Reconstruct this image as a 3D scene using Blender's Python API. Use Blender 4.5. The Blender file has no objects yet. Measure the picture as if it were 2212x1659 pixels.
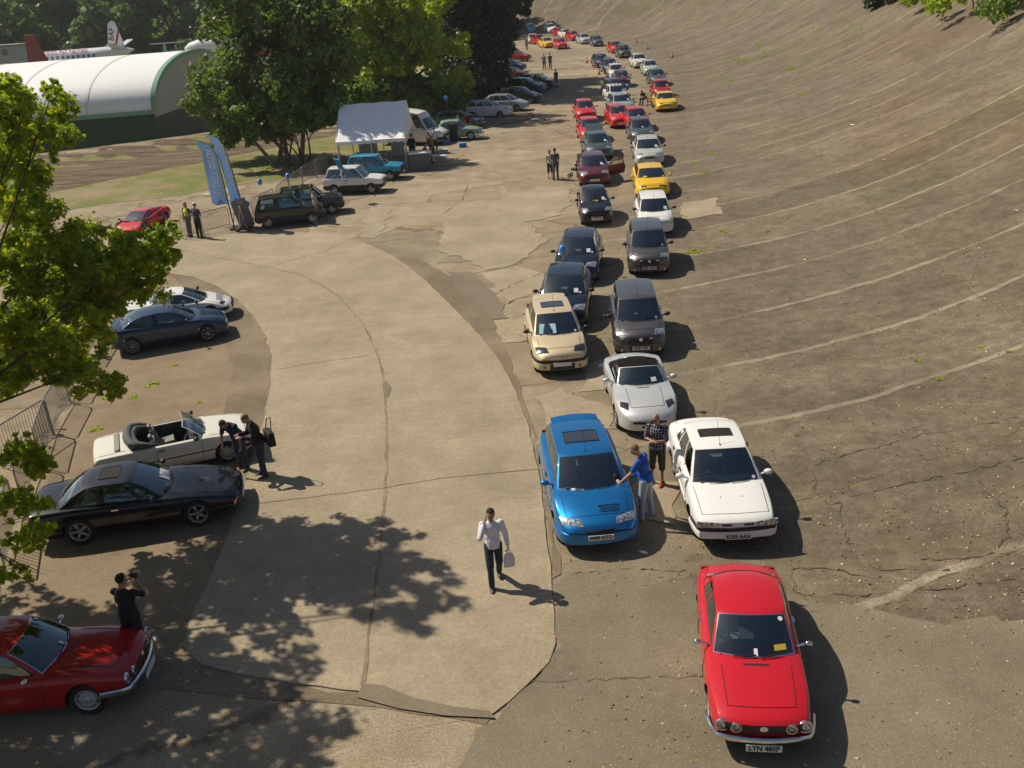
import bpy, bmesh, math, random
import numpy as np
from mathutils import Vector, Matrix, Euler
R=math.radians
random.seed(7); rng=np.random.default_rng(7)
C=bpy.context.scene.collection
SC=bpy.context.scene
# ---------------------------------------------------------------- camera, world, sun, exposure
FP,TH,RO,HC=2100.,R(22.99),R(-3.91),11.01     # focal length in units of a 2212 px wide picture
_f=Vector((0,math.cos(TH),-math.sin(TH)));_r=Vector((1,0,0));_u=_r.cross(_f)
CR=_r*math.cos(RO)+_u*math.sin(RO); CU=-_r*math.sin(RO)+_u*math.cos(RO); CF=_f
cam=bpy.data.cameras.new('camera');co=bpy.data.objects.new('camera',cam);C.objects.link(co)
cam.sensor_width=36;cam.lens=36*FP/2212;cam.clip_end=3000;cam.clip_start=.1
m=Matrix((CR,CU,-CF)).transposed().to_4x4();m.translation=Vector((0,0,HC));co.matrix_world=m
SC.camera=co
SUN_EL,SUN_AZ=48.5,150     # direction towards the sun, degrees from +x
w=bpy.data.worlds.new('World');SC.world=w;w.use_nodes=True
nt=w.node_tree;bg=nt.nodes['Background'];sk=nt.nodes.new('ShaderNodeTexSky')
sk.sky_type='NISHITA';sk.sun_disc=False;sk.sun_elevation=R(SUN_EL);sk.sun_rotation=R(90-SUN_AZ)
sk.air_density=1.0;sk.dust_density=1.5
nt.links.new(sk.outputs[0],bg.inputs[0]);bg.inputs[1].default_value=.066
sl=bpy.data.lights.new('sun','SUN');sl.energy=5.0;sl.angle=R(.55);sl.color=(1,.90,.73)
so=bpy.data.objects.new('sun',sl);C.objects.link(so)
sd=Vector((math.cos(R(SUN_EL))*math.cos(R(SUN_AZ)),math.cos(R(SUN_EL))*math.sin(R(SUN_AZ)),math.sin(R(SUN_EL))))
so.rotation_euler=sd.to_track_quat('Z','Y').to_euler()
SC.view_settings.view_transform='Standard';SC.view_settings.look='None';SC.view_settings.exposure=0.0;SC.view_settings.gamma=1
SC.render.engine='CYCLES'
SC.cycles.max_bounces=6;SC.cycles.transparent_max_bounces=12;SC.cycles.diffuse_bounces=2;SC.cycles.glossy_bounces=3
SC.cycles.transmission_bounces=4;SC.cycles.use_denoising=True;SC.cycles.caustics_reflective=False;SC.cycles.caustics_refractive=False
SC.cycles.use_adaptive_sampling=True;SC.cycles.adaptive_threshold=.02
# ---------------------------------------------------------------- terrain
TOE=np.array([(3,-60),(4,-30),(4.6,0),(5.2,20),(6.6,38),(9.2,58),(13,78),(17,100),(19.5,122),(20.5,145),(18.5,162),(12.5,178),(3,190),(-10,202),(-30,218),(-60,235),(-110,255),(-240,290)],float)
_seg=TOE[1:]-TOE[:-1];_sl=np.hypot(*_seg.T);_cum=np.concatenate([[0],np.cumsum(_sl)])
def toe_sd(P):
    P=np.atleast_2d(P);best=np.full(len(P),1e9);s=np.zeros(len(P));u=np.zeros(len(P))
    for i in range(len(_seg)):
        d=P-TOE[i];t=np.clip((d@_seg[i])/_sl[i]**2,0,1);q=TOE[i]+t[:,None]*_seg[i];r=P-q
        D=np.hypot(*r.T);cr=_seg[i][1]*d[:,0]-_seg[i][0]*d[:,1]
        k=D<best;best=np.where(k,D,best);s=np.where(k,np.sign(cr)*D,s);u=np.where(k,_cum[i]+t*_sl[i],u)
    return s,u
RIDGE=np.array([(-95,58),(-60,68),(-32,77.5),(-27,80),(-22,83),(-13,88),(-7,98),(-4,120),(-4,160),(-12,195)],float)
def ridge_sd(P):
    P=np.atleast_2d(P);best=np.full(len(P),1e9);s=np.zeros(len(P))
    for i in range(len(RIDGE)-1):
        e=RIDGE[i+1]-RIDGE[i];L=np.hypot(*e);d=P-RIDGE[i];t=np.clip((d@e)/L**2,0,1);r=P-(RIDGE[i]+t[:,None]*e)
        D=np.hypot(*r.T);cr=e[0]*d[:,1]-e[1]*d[:,0]
        k=D<best;best=np.where(k,D,best);s=np.where(k,np.sign(cr)*D,s)
    return s
def sstep(x):x=np.clip(x,0,1);return x*x*(3-2*x)
BW,BH=26.,8.8
def hfun(P):
    s,u=toe_sd(P);t=np.clip(s/BW,0,1)
    h=BH*t**1.9-np.where(s>BW+1.5,sstep((s-BW-1.5)/25)*5,0)
    rd=ridge_sd(P);h=h-3.6*sstep((rd-1)/9)+.45*np.exp(-((rd+1.0)/2.6)**2)*(s<-6)
    return h
def H(x,y):return float(hfun([(x,y)])[0])
def ray(px,py):return (CF*FP+CR*(px-1106)-CU*(py-829.5))
def at(px,py,z=0.,terrain=True):
    """point at height z above the terrain seen at (px,py) of the 2212 px wide photograph"""
    d=ray(px,py);o=Vector((0,0,HC));h=0.
    for k in range(60):
        t=(h+z-HC)/d.z if d.z<0 else 400/FP
        t=min(max(t,0),450/FP)
        p=o+d*t
        if not terrain:break
        hn=H(p.x,p.y);
        if abs(hn-h)<.002:break
        h=h*.6+hn*.4
    return p
def atd(px,py,dist):
    """point at a given forward distance (m along world y)"""
    d=ray(px,py);return Vector((0,0,HC))+d*(dist/d.y)
# ---------------------------------------------------------------- material helpers
class NT:
    def __init__(s,name):
        s.m=bpy.data.materials.new(name);s.m.use_nodes=True;s.t=s.m.node_tree;s.b=s.t.nodes['Principled BSDF'];s.o=s.t.nodes['Material Output']
    def n(s,ty,**k):
        x=s.t.nodes.new('ShaderNode'+ty)
        for a,b in k.items():setattr(x,a,b)
        return x
    def l(s,a,b):s.t.links.new(a,b)
    def set(s,inp,v):
        if hasattr(v,'links'):s.l(v,inp)
        else:inp.default_value=(*v,1) if isinstance(v,tuple) and len(v)==3 and inp.type=='RGBA' else v
    def noise(s,sc,det=4,rough=.55,vec=None,dist=0,out=0):
        x=s.n('TexNoise');x.inputs['Scale'].default_value=sc;x.inputs['Detail'].default_value=det;x.inputs['Roughness'].default_value=rough;x.inputs['Distortion'].default_value=dist
        if vec is not None:s.l(vec,x.inputs['Vector'])
        return x.outputs[out]
    def vor(s,sc,feature='F1',vec=None,out='Distance',rnd=1):
        x=s.n('TexVoronoi',feature=feature);x.inputs['Scale'].default_value=sc;x.inputs['Randomness'].default_value=rnd
        if vec is not None:s.l(vec,x.inputs['Vector'])
        return x.outputs[out]
    def ramp(s,f,*st,interp='LINEAR'):
        x=s.n('ValToRGB');x.color_ramp.interpolation=interp;e=x.color_ramp.elements
        while len(e)<len(st):e.new(.5)
        for q,(p,c) in zip(e,st):q.position=p;q.color=(*c,1) if isinstance(c,tuple) else (c,c,c,1)
        s.l(f,x.inputs[0]);return x.outputs[0]
    def mix(s,f,a,b,mode='MIX'):
        x=s.n('Mix',data_type='RGBA',blend_type=mode);s.set(x.inputs[0],f);s.set(x.inputs[6],a);s.set(x.inputs[7],b);return x.outputs[2]
    def math(s,op,a,b=0.,c=0.):
        x=s.n('Math',operation=op)
        for i,v in enumerate((a,b,c)):
            if i<len(x.inputs):s.set(x.inputs[i],v)
        return x.outputs[0]
    def coord(s,k='Object'):return s.n('TexCoord').outputs[k]
    def bump(s,h,st=.3,d=.02):
        x=s.n('Bump');x.inputs['Strength'].default_value=st;x.inputs['Distance'].default_value=d;s.l(h,x.inputs['Height']);s.l(x.outputs[0],s.b.inputs['Normal'])
    def col(s,c):s.set(s.b.inputs['Base Color'],c);return s
    def rough(s,v):s.set(s.b.inputs['Roughness'],v);return s
_mc={}
def simple(name,c,rough=.6,metal=0,coat=0,noise=0,spec=.5,alpha=None,trans=0):
    key=(name,c,rough,metal,coat,noise)
    if key in _mc:return _mc[key]
    n=NT(name)
    if noise:
        f=n.noise(noise if noise>1 else 8,4,.6,n.coord());k=.28
        n.col(n.mix(f,tuple(x*(1-k) for x in c),tuple(min(1,x*(1+k)) for x in c)))
    else:n.col(c)
    n.rough(rough);n.b.inputs['Metallic'].default_value=metal
    n.b.inputs['Coat Weight'].default_value=coat;n.b.inputs['Coat Roughness'].default_value=.04
    n.b.inputs['Specular IOR Level'].default_value=spec
    _mc[key]=n.m;return n.m
def paint(name,c,metal=0.,rough=.35):
    key=('p',c,metal)
    if key in _mc:return _mc[key]
    n=NT(name);co_=n.coord()
    dirt=n.noise(2.2,5,.65,co_)
    n.col(n.mix(n.ramp(dirt,(.45,0.),(.8,.22)),c,tuple(x*.8+.006 for x in c)));n.b.inputs['Coat IOR'].default_value=1.5;n.b.inputs['Specular IOR Level'].default_value=.08
    n.b.inputs['Metallic'].default_value=metal
    n.rough(n.ramp(dirt,(.3,rough),(.8,rough+.15)))
    n.b.inputs['Coat Weight'].default_value=1;n.b.inputs['Coat Roughness'].default_value=.05
    n.bump(n.noise(3,2,.5,co_),.03,.02)
    _mc[key]=n.m;return n.m
# ---------------------------------------------------------------- mesh helpers
class MB:
    def __init__(s):s.v=[];s.f=[];s.m=[];s.uv=None
    def add(s,vs,fs,mi=0):
        o=len(s.v);s.v+=[tuple(v) for v in vs];s.f+=[tuple(i+o for i in f) for f in fs];s.m+=[mi]*len(fs)
    def grid(s,P,mi=0,close_u=False,close_v=False,keep=None,mat=None):
        nu,nv=len(P),len(P[0]);o=len(s.v)
        for r in P:s.v+=[tuple(q) for q in r]
        for i in range(nu if close_u else nu-1):
            for j in range(nv if close_v else nv-1):
                if keep and not keep(i,j):continue
                a=o+i*nv+j;b=o+i*nv+(j+1)%nv;c=o+((i+1)%nu)*nv+(j+1)%nv;d=o+((i+1)%nu)*nv+j
                s.f.append((a,b,c,d));s.m.append(mat(i,j) if mat else mi)
    def box(s,c,sz,rot=None,mi=0,taper=1.):
        x,y,z=sz[0]/2,sz[1]/2,sz[2]/2
        vs=[Vector((a*x*(taper if d>0 else 1),b*y*(taper if d>0 else 1),d*z)) for a in(-1,1) for b in(-1,1) for d in(-1,1)]
        if rot is not None:
            M=rot if isinstance(rot,Matrix) else Euler(rot).to_matrix();vs=[M@v for v in vs]
        vs=[v+Vector(c) for v in vs]
        s.add(vs,[(0,1,3,2),(4,6,7,5),(0,4,5,1),(2,3,7,6),(0,2,6,4),(1,5,7,3)],mi)
    def tube(s,pts,r,n=8,mi=0,cap=True):
        pts=[Vector(p) for p in pts];rs=r if isinstance(r,(list,tuple)) else [r]*len(pts)
        rings=[];prev=None
        for i,p in enumerate(pts):
            d=(pts[min(i+1,len(pts)-1)]-pts[max(i-1,0)]);d=d.normalized() if d.length>1e-9 else Vector((0,0,1))
            a=Vector((0,0,1)) if abs(d.z)<.9 else Vector((1,0,0))
            if prev is not None and abs(prev.dot(d))<.95:a=prev
            x=d.cross(a).normalized();y=d.cross(x).normalized();prev=a
            rings.append([p+(x*math.cos(2*math.pi*k/n)+y*math.sin(2*math.pi*k/n))*rs[i] for k in range(n)])
        o=len(s.v);s.grid(rings,mi,close_v=True)
        if cap:
            s.f.append(tuple(o+k for k in range(n)));s.m.append(mi)
            e=o+(len(pts)-1)*n;s.f.append(tuple(e+k for k in reversed(range(n))));s.m.append(mi)
    def lathe(s,prof,n=24,axis='y',c=(0,0,0),mi=0):
        rows=[]
        for k in range(n):
            a=2*math.pi*k/n;row=[]
            for r,h in prof:
                q=(r*math.cos(a),h,r*math.sin(a)) if axis=='y' else ((r*math.cos(a),r*math.sin(a),h) if axis=='z' else (h,r*math.cos(a),r*math.sin(a)))
                row.append(Vector(q)+Vector(c))
            rows.append(row)
        s.grid(rows,mi,close_u=True)
    def ell(s,c,r,nu=10,nv=8,mi=0,M=None):
        rows=[]
        for i in range(nv+1):
            t=math.pi*i/nv;row=[]
            for j in range(nu):
                a=2*math.pi*j/nu;q=Vector((r[0]*math.sin(t)*math.cos(a),r[1]*math.sin(t)*math.sin(a),r[2]*math.cos(t)))
                if M:q=M@q
                row.append(q+Vector(c))
            rows.append(row)
        s.grid(rows,mi,close_v=True)
    def cone(s,a,b,ra,rb,n=10,mi=0):
        """round cone between two joints, used before fusing"""
        a,b=Vector(a),Vector(b);s.ell(a,(ra,)*3,n,6,mi);s.ell(b,(rb,)*3,n,6,mi)
        if (b-a).length>1e-4:s.tube([a,b],[ra,rb],n,mi)
    def mesh(s,name,mats,smooth=True):
        me=bpy.data.meshes.new(name);me.from_pydata(s.v,[],s.f)
        for x in (mats if isinstance(mats,(list,tuple)) else [mats]):me.materials.append(x)
        if len(s.f):
            me.polygons.foreach_set('material_index',s.m);me.polygons.foreach_set('use_smooth',[smooth]*len(s.f))
        me.update();return me
    def build(s,name,mats,parent=None,smooth=True,fix=True,merge=0):
        me=s.mesh(name,mats,smooth)
        if fix or merge:
            bm=bmesh.new();bm.from_mesh(me)
            if merge:bmesh.ops.remove_doubles(bm,verts=bm.verts,dist=merge)
            bmesh.ops.delete(bm,geom=[v for v in bm.verts if not v.link_faces],context='VERTS')
            if fix:bmesh.ops.recalc_face_normals(bm,faces=bm.faces)
            bm.to_mesh(me);bm.free()
        if smooth:
            try:me.set_sharp_from_angle(angle=R(38))
            except Exception:pass
        return link(name,me,parent)
def link(name,me,parent=None):
    o=bpy.data.objects.new(name,me);C.objects.link(o)
    if parent is not None:o.parent=parent
    return o
def empty(name,loc=(0,0,0),rz=0):
    o=bpy.data.objects.new(name,None);o.empty_display_size=.2;C.objects.link(o);o.location=loc;o.rotation_euler=(0,0,rz);return o
def tag(o,label=None,cat=None,group=None,kind=None):
    if label:
        nw=len(label.split())
        if not 4<=nw<=16:print('LABEL LEN',nw,label)
        o['label']=label
    if cat:o['category']=cat
    if group:o['group']=group
    if kind:o['kind']=kind
    return o
def copy_tree(o,parent=None):
    c=o.copy();C.objects.link(c)
    for k in ('label','group'):
        if parent is None and k in c:del c[k]
    if parent is not None:c.parent=parent
    for ch in KIDS.get(o.name,[]):
        q=copy_tree(ch,c);KIDS.setdefault(c.name,[]).append(q)
    return c
KIDS={}
def index_kids(o):
    for ch in o.children:
        KIDS.setdefault(o.name,[]).append(ch);index_kids(ch)
def text_mesh(txt,size,name,mat,parent,M,sx=1.,extrude=0.,font_align='CENTER'):
    cu=bpy.data.curves.new(name,'FONT');cu.body=txt;cu.size=size;cu.align_x=font_align;cu.align_y='CENTER';cu.extrude=extrude;cu.offset=.004*size/.1 if size<.5 else size*.01
    t=bpy.data.objects.new('t',cu);C.objects.link(t);me=bpy.data.meshes.new_from_object(t.evaluated_get(bpy.context.evaluated_depsgraph_get()));bpy.data.objects.remove(t)
    me.name=name;me.materials.clear();me.materials.append(mat);o=link(name,me)
    o.parent=parent;o.matrix_local=M@Matrix.Diagonal((sx,1,1,1));return o
# ---------------------------------------------------------------- ground and banking materials
def ground_mat():
    n=NT('ground_concrete');P=n.coord();uv=n.coord('UV')
    sep=n.n('SeparateXYZ');n.l(uv,sep.inputs[0]);U,V=sep.outputs[0],sep.outputs[1]
    big=n.noise(.11,4,.6,P);mid=n.noise(.9,5,.65,P);fine=n.noise(24,4,.75,P);grit=n.noise(70,2,.6,P)
    # old paddock concrete
    pad=n.mix(n.ramp(big,(.36,0.),(.62,1.)),(.37,.295,.195),(.295,.235,.155))
    pad=n.mix(n.ramp(mid,(.42,0.),(.66,.75)),pad,(.44,.375,.27))
    # banking : browner, darker, streaked along the slope
    mp=n.n('Mapping');mp.inputs['Scale'].default_value=(.7,.20,1);n.l(uv,mp.inputs[0])
    st=n.noise(.8,6,.65,mp.outputs[0])
    bk=n.mix(n.ramp(st,(.32,0.),(.70,1.)),(.135,.108,.074),(.205,.170,.120))
    gr=n.noise(7,5,.8,P);bk=n.mix(1.,bk,n.ramp(gr,(.32,.74),(.70,1.28)),'MULTIPLY')
    rust=n.noise(.07,5,.6,P);bk=n.mix(n.ramp(rust,(.54,0.),(.70,.55)),bk,(.19,.115,.062))
    moss=n.noise(.16,6,.7,mp.outputs[0]);mossf=n.math('MULTIPLY',n.ramp(moss,(.50,0.),(.64,.7)),n.ramp(n.noise(1.7,4,.7,P),(.44,0.),(.58,1.)))
    bk=n.mix(n.math('MULTIPLY',mossf,n.ramp(n.math('MULTIPLY',V,.04),(.15,0.),(.5,1.))),bk,(.105,.125,.03))
    # warped joint coordinates
    wob=n.math('SUBTRACT',n.noise(.55,3,.5,P),.5);wob2=n.math('SUBTRACT',n.noise(.09,2,.5,P),.5);wob3=n.math('SUBTRACT',n.noise(4.,3,.6,P),.5)
    u1=n.math('ADD',U,n.math('MULTIPLY',wob,.35));u1=n.math('ADD',u1,n.math('MULTIPLY',wob2,1.6));u1=n.math('ADD',u1,n.math('MULTIPLY',wob3,.10))
    u1=n.math('SUBTRACT',u1,n.math('MULTIPLY',V,.33))
    cu=n.math('DIVIDE',u1,3.9);fr=n.math('FRACT',cu);cell=n.math('FLOOR',cu)
    dj=n.math('ABSOLUTE',n.math('SUBTRACT',fr,.5))       # .5 at joint
    crack=n.ramp(dj,(.4905,0.),(.4955,1.))
    wn=n.n('TexWhiteNoise',noise_dimensions='2D');cx=n.n('CombineXYZ');n.l(cell,cx.inputs[0])
    vcell=n.math('FLOOR',n.math('DIVIDE',n.math('ADD',V,n.math('MULTIPLY',wob,1.2)),8.5));n.l(vcell,cx.inputs[1]);n.l(cx.outputs[0],wn.inputs['Vector'])
    shade=n.ramp(wn.outputs['Value'],(0.,.80),(1.,1.16))
    wn1=n.n('TexWhiteNoise',noise_dimensions='1D');n.l(cell,wn1.inputs['W'])
    strip=n.math('MULTIPLY',n.ramp(fr,(.0,1.),(.060,1.),(.068,0.),(1.,0.)),n.math('GREATER_THAN',wn1.outputs['Value'],.22))
    v1=n.math('ADD',V,n.math('MULTIPLY',wob,1.3));v1=n.math('ADD',v1,n.math('MULTIPLY',wob3,.12));fv=n.math('ABSOLUTE',n.math('SUBTRACT',n.math('FRACT',n.math('DIVIDE',v1,8.5)),.5))
    crv=n.ramp(fv,(.4950,0.),(.4978,1.))
    gap=n.ramp(n.noise(.6,3,.6,P),(.34,.25),(.46,1.))
    mask=n.math('MULTIPLY',n.math('MAXIMUM',crack,n.math('MULTIPLY',crv,.7)),gap)
    bk=n.mix(.75,bk,shade,'MULTIPLY')
    bk=n.mix(n.math('MULTIPLY',strip,n.ramp(n.noise(.25,2,.5,P),(.36,.30),(.50,.85))),bk,(.33,.285,.21))
    bk=n.mix(n.math('MULTIPLY',mask,.9),bk,n.mix(n.ramp(n.noise(2.5,2,.5,P),(.45,0.),(.6,1.)),(.07,.055,.03),(.25,.17,.07)))
    # litter of dry leaves gathered on the banking
    lf=n.vor(7.5,vec=P);lfc=n.noise(.8,4,.6,P)
    bk=n.mix(n.math('MULTIPLY',n.ramp(lf,(.07,1.),(.12,0.)),n.ramp(lfc,(.52,0.),(.62,.8))),bk,(.42,.27,.12))
    # irregular slabs and cracks on the paddock
    vw=n.n('VectorMath',operation='ADD');vs=n.n('VectorMath',operation='SCALE');nz=n.n('TexNoise');nz.inputs['Scale'].default_value=.7;nz.inputs['Detail'].default_value=5
    n.l(P,nz.inputs['Vector']);n.l(nz.outputs['Color'],vs.inputs[0]);vs.inputs['Scale'].default_value=1.6;n.l(P,vw.inputs[0]);n.l(vs.outputs[0],vw.inputs[1])
    mp2=n.n('Mapping');mp2.inputs['Scale'].default_value=(.11,.24,.2);mp2.inputs['Rotation'].default_value=(0,0,R(-14));n.l(vw.outputs[0],mp2.inputs[0])
    ed=n.vor(1,'DISTANCE_TO_EDGE',mp2.outputs[0]);cc=n.vor(1,'F1',mp2.outputs[0],'Color')
    ss=n.n('SeparateColor');n.l(cc,ss.inputs[0])
    pad=n.mix(.85,pad,n.ramp(ss.outputs[0],(0.,.78),(1.,1.2)),'MULTIPLY')
    pad=n.mix(n.math('MULTIPLY',n.ramp(ed,(.006,1.),(.014,0.)),n.math('MULTIPLY',gap,.7)),pad,(.14,.105,.065))
    mo=n.noise(2.4,5,.7,P);bk=n.mix(1.,bk,n.ramp(mo,(.30,.70),(.70,1.38)),'MULTIPLY')
    mo2=n.noise(.5,5,.7,P);bk=n.mix(1.,bk,n.ramp(mo2,(.34,.80),(.66,1.28)),'MULTIPLY');pad=n.mix(1.,pad,n.ramp(mo2,(.34,.88),(.66,1.14)),'MULTIPLY')
    # blend
    vb=n.math('ADD',V,n.math('MULTIPLY',wob,3.));f=n.ramp(n.math('ADD',n.math('MULTIPLY',vb,.02),.5),(.40,0.),(.53,1.))
    c=n.mix(f,pad,bk)
    c=n.mix(n.ramp(fine,(.36,.62),(.62,0.)),c,(.085,.065,.042))
    sp=n.vor(26,vec=P);spm=n.ramp(sp,(.10,1.),(.17,0.));c=n.mix(n.math('MULTIPLY',spm,n.ramp(mid,(.40,.15),(.6,.75))),c,(.58,.50,.37))
    sp2=n.vor(17,vec=P);c=n.mix(n.math('MULTIPLY',n.ramp(sp2,(.10,1.),(.16,0.)),n.ramp(mid,(.45,.6),(.6,.1))),c,(.07,.055,.04))
    n.col(c).rough(.93);n.b.inputs['Specular IOR Level'].default_value=.25
    hh=n.math('ADD',n.math('MULTIPLY',fine,.5),n.math('SUBTRACT',n.math('MULTIPLY',grit,.4),mask));n.bump(hh,.5,.03)
    return n.m
M_ground=ground_mat()
def conc(name,a,b,scale=1.,spk=.5,lines=False,dark=(.10,.08,.055)):
    n=NT(name);P=n.coord()
    big=n.noise(.16*scale,4,.6,P);mid=n.noise(1.3*scale,5,.6,P);fine=n.noise(18,4,.7,P)
    c=n.mix(n.ramp(big,(.35,0.),(.65,1.)),a,b);c=n.mix(n.ramp(mid,(.4,0.),(.75,.35)),c,tuple(min(1,x*1.25) for x in a))
    if lines:
        mp=n.n('Mapping');mp.inputs['Rotation'].default_value=(0,0,R(-12));mp.inputs['Scale'].default_value=(.6,9,1);n.l(P,mp.inputs[0])
        br=n.noise(1.2,5,.7,mp.outputs[0]);c=n.mix(n.math('MULTIPLY',n.ramp(br,(.50,0.),(.68,.55)),n.ramp(big,(.45,0.),(.6,1.))),c,tuple(min(1,x*1.35) for x in a))
        mp3=n.n('Mapping');mp3.inputs['Rotation'].default_value=(0,0,R(20));mp3.inputs['Scale'].default_value=(.5,.12,1);n.l(P,mp3.inputs[0])
        c=n.mix(n.ramp(n.noise(1.,4,.6,mp3.outputs[0]),(.5,0.),(.7,.3)),c,tuple(x*.72 for x in a))
    st_=n.noise(.42,5,.75,P);c=n.mix(1.,c,n.ramp(st_,(.34,.84),(.66,1.13)),'MULTIPLY')
    oil=n.noise(1.1,3,.6,P,2.);c=n.mix(n.ramp(oil,(.66,0.),(.76,.35)),c,dark)
    c=n.mix(n.ramp(fine,(.3,.4),(.6,0.)),c,dark)
    sp=n.vor(24,vec=P);c=n.mix(n.math('MULTIPLY',n.ramp(sp,(.09,1.),(.16,0.)),spk),c,(.62,.53,.40))
    sp=n.vor(33,vec=P);c=n.mix(n.math('MULTIPLY',n.ramp(sp,(.09,1.),(.15,0.)),spk*.6),c,dark)
    n.col(c).rough(.92);n.b.inputs['Specular IOR Level'].default_value=.25
    n.bump(n.math('ADD',fine,n.noise(60,2,.6,P)),.45,.02);return n.m
M_road=conc('road_concrete',(.385,.318,.222),(.315,.26,.18),1,.4,True)
M_patchL=conc('pale_concrete',(.385,.32,.222),(.315,.26,.18),3,.5,False,(.16,.13,.09))
M_patchD=conc('tarmac_patch',(.20,.165,.12),(.23,.19,.14),2,.25)
M_gravel=conc('gravel',(.185,.145,.095),(.27,.215,.15),2,.9,False,(.05,.038,.025))
M_gravel2=conc('earthy_gravel',(.29,.225,.145),(.225,.17,.11),1.5,.9,False,(.09,.07,.045))
M_asph=conc('brown_asphalt',(.185,.155,.108),(.235,.20,.142),2,.9)
def grass_mat():
    n=NT('rough_grass');P=n.coord();a=n.noise(.35,6,.7,P);b=n.noise(6,4,.7,P);d=n.noise(.12,3,.5,P)
    c=n.mix(n.ramp(b,(.3,0.),(.7,1.)),(.10,.13,.02),(.20,.21,.045))
    c=n.mix(n.ramp(a,(.47,0.),(.60,1.)),c,(.27,.20,.11));c=n.mix(n.ramp(d,(.5,0.),(.62,.7)),c,(.30,.235,.14))
    n.col(c).rough(1);n.bump(b,1,.08);return n.m
def dirt_mat():
    n=NT('bare_earth');P=n.coord();mp=n.n('Mapping');mp.inputs['Rotation'].default_value=(0,0,R(-14));mp.inputs['Scale'].default_value=(.14,1.1,1);n.l(P,mp.inputs[0])
    a=n.noise(1.6,6,.7,mp.outputs[0]);b=n.noise(5,4,.7,P)
    c=n.mix(n.ramp(a,(.38,0.),(.62,1.)),(.10,.065,.035),(.29,.21,.125));c=n.mix(n.ramp(b,(.35,.35),(.6,0.)),c,(.07,.05,.03))
    n.col(c).rough(1);n.bump(n.math('ADD',a,b),1,.25);return n.m
M_grass=grass_mat();M_dirt=dirt_mat()
# ---------------------------------------------------------------- ground sheet
def lines(a,b,fine_a,fine_b,st,gr=1.25):
    x=list(np.arange(fine_a,fine_b+1e-6,st));s=st
    while x[-1]<b:s*=gr;x.append(x[-1]+s)
    s=st
    while x[0]>a:s*=gr;x.insert(0,x[0]-s)
    return np.array(x)
gx=lines(-900,900,-60,62,1.25);gy=lines(-120,1500,-4,135,1.25,1.12)
GX,GY=np.meshgrid(gx,gy,indexing='ij');PP=np.stack([GX.ravel(),GY.ravel()],1)
hz=hfun(PP);sv,su=toe_sd(PP)
hz=hz+np.where(hz<-.5,0,0)
nx,ny=len(gx),len(gy)
I=(np.arange(nx-1)[:,None]*ny+np.arange(ny-1)[None,:]).ravel()
F=np.stack([I,I+ny,I+ny+1,I+1],1)
sc_=sv[F].mean(1);rdc=ridge_sd(PP)[F].mean(1)
def terr(name,mask,mat):
    f=F[mask];used,inv=np.unique(f,return_inverse=True);f=inv.reshape(-1,4)
    me=bpy.data.meshes.new(name);me.from_pydata(np.column_stack([PP[used],hz[used]]).tolist(),[],f.tolist())
    uvl=me.uv_layers.new(name='UVMap');uvs=np.stack([su[used],sv[used]],1)[f.ravel()];uvl.data.foreach_set('uv',uvs.ravel())
    me.polygons.foreach_set('use_smooth',[True]*len(f));me.materials.append(mat);me.update()
    return link(name,me)
far=(rdc>-200)&(rdc>2.0)&(sc_<0)
tag(terr('ground',(sc_<=0)&~far,M_ground),kind='structure')
tag(terr('banking',(sc_>0)&(sc_<=BW+1.2),M_ground),kind='structure')
tag(terr('grass_field',(far)|(sc_>BW+1.2),M_grass),kind='structure')
# ---------------------------------------------------------------- sheets laid on the ground
SHN=[0]
def inpoly(p,x,y):
    c=False
    for (x0,y0),(x1,y1) in zip(p,p[1:]+p[:1]):
        if (y0>y)!=(y1>y) and x<(x1-x0)*(y-y0)/(y1-y0)+x0:c=not c
    return c
def sheet(name,pts,mat,z=.006,px=True,jit=0,kind='structure',label=None,step=None,skirt=0):
    P=[at(*p) if px else Vector((p[0],p[1],0)) for p in pts]
    out=[]
    for a,b in zip(P,P[1:]+P[:1]):
        L=(b-a).length;k=max(1,int(L/(step or .5))) if jit else 1
        for i in range(k):
            q=a.lerp(b,i/k)
            if jit:q=q+Vector((random.uniform(-jit,jit),random.uniform(-jit,jit),0))
            out.append(q)
    from mathutils.geometry import delaunay_2d_cdt
    pts=[(q.x,q.y) for q in out];x0,x1=min(p[0] for p in pts),max(p[0] for p in pts);y0,y1=min(p[1] for p in pts),max(p[1] for p in pts)
    g=max(1.3,math.sqrt((x1-x0)*(y1-y0)/1500));ins=[(x,y) for x in np.arange(x0,x1,g) for y in np.arange(y0,y1,g) if inpoly(pts,x,y)] if (x1-x0)>2*g else []
    r=delaunay_2d_cdt([Vector(q) for q in pts+ins],[],[list(range(len(pts)))],1,1e-4)
    bm=bmesh.new();vs=[bm.verts.new((q[0],q[1],0)) for q in r[0]]
    for f in r[2]:
        try:bm.faces.new([vs[i] for i in f])
        except ValueError:pass
    bmesh.ops.delete(bm,geom=[v for v in bm.verts if not v.link_faces],context='VERTS')
    SHN[0]+=1;z=z+.0011*(SHN[0]%7)
    bm.verts.ensure_lookup_table();hh=hfun(np.array([(v.co.x,v.co.y) for v in bm.verts]))
    for v,h in zip(bm.verts,hh):v.co.z=h+z
    bm.normal_update()
    for f in list(bm.faces):
        if f.normal.z<0:f.normal_flip()
    if skirt:
        be=[e for e in bm.edges if e.is_boundary];r=bmesh.ops.extrude_edge_only(bm,edges=be)
        for v in r['geom']:
            if isinstance(v,bmesh.types.BMVert):v.co.z-=skirt
    me=bpy.data.meshes.new(name);bm.to_mesh(me);bm.free();me.materials.append(mat)
    return tag(link(name,me),kind=kind)
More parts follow.
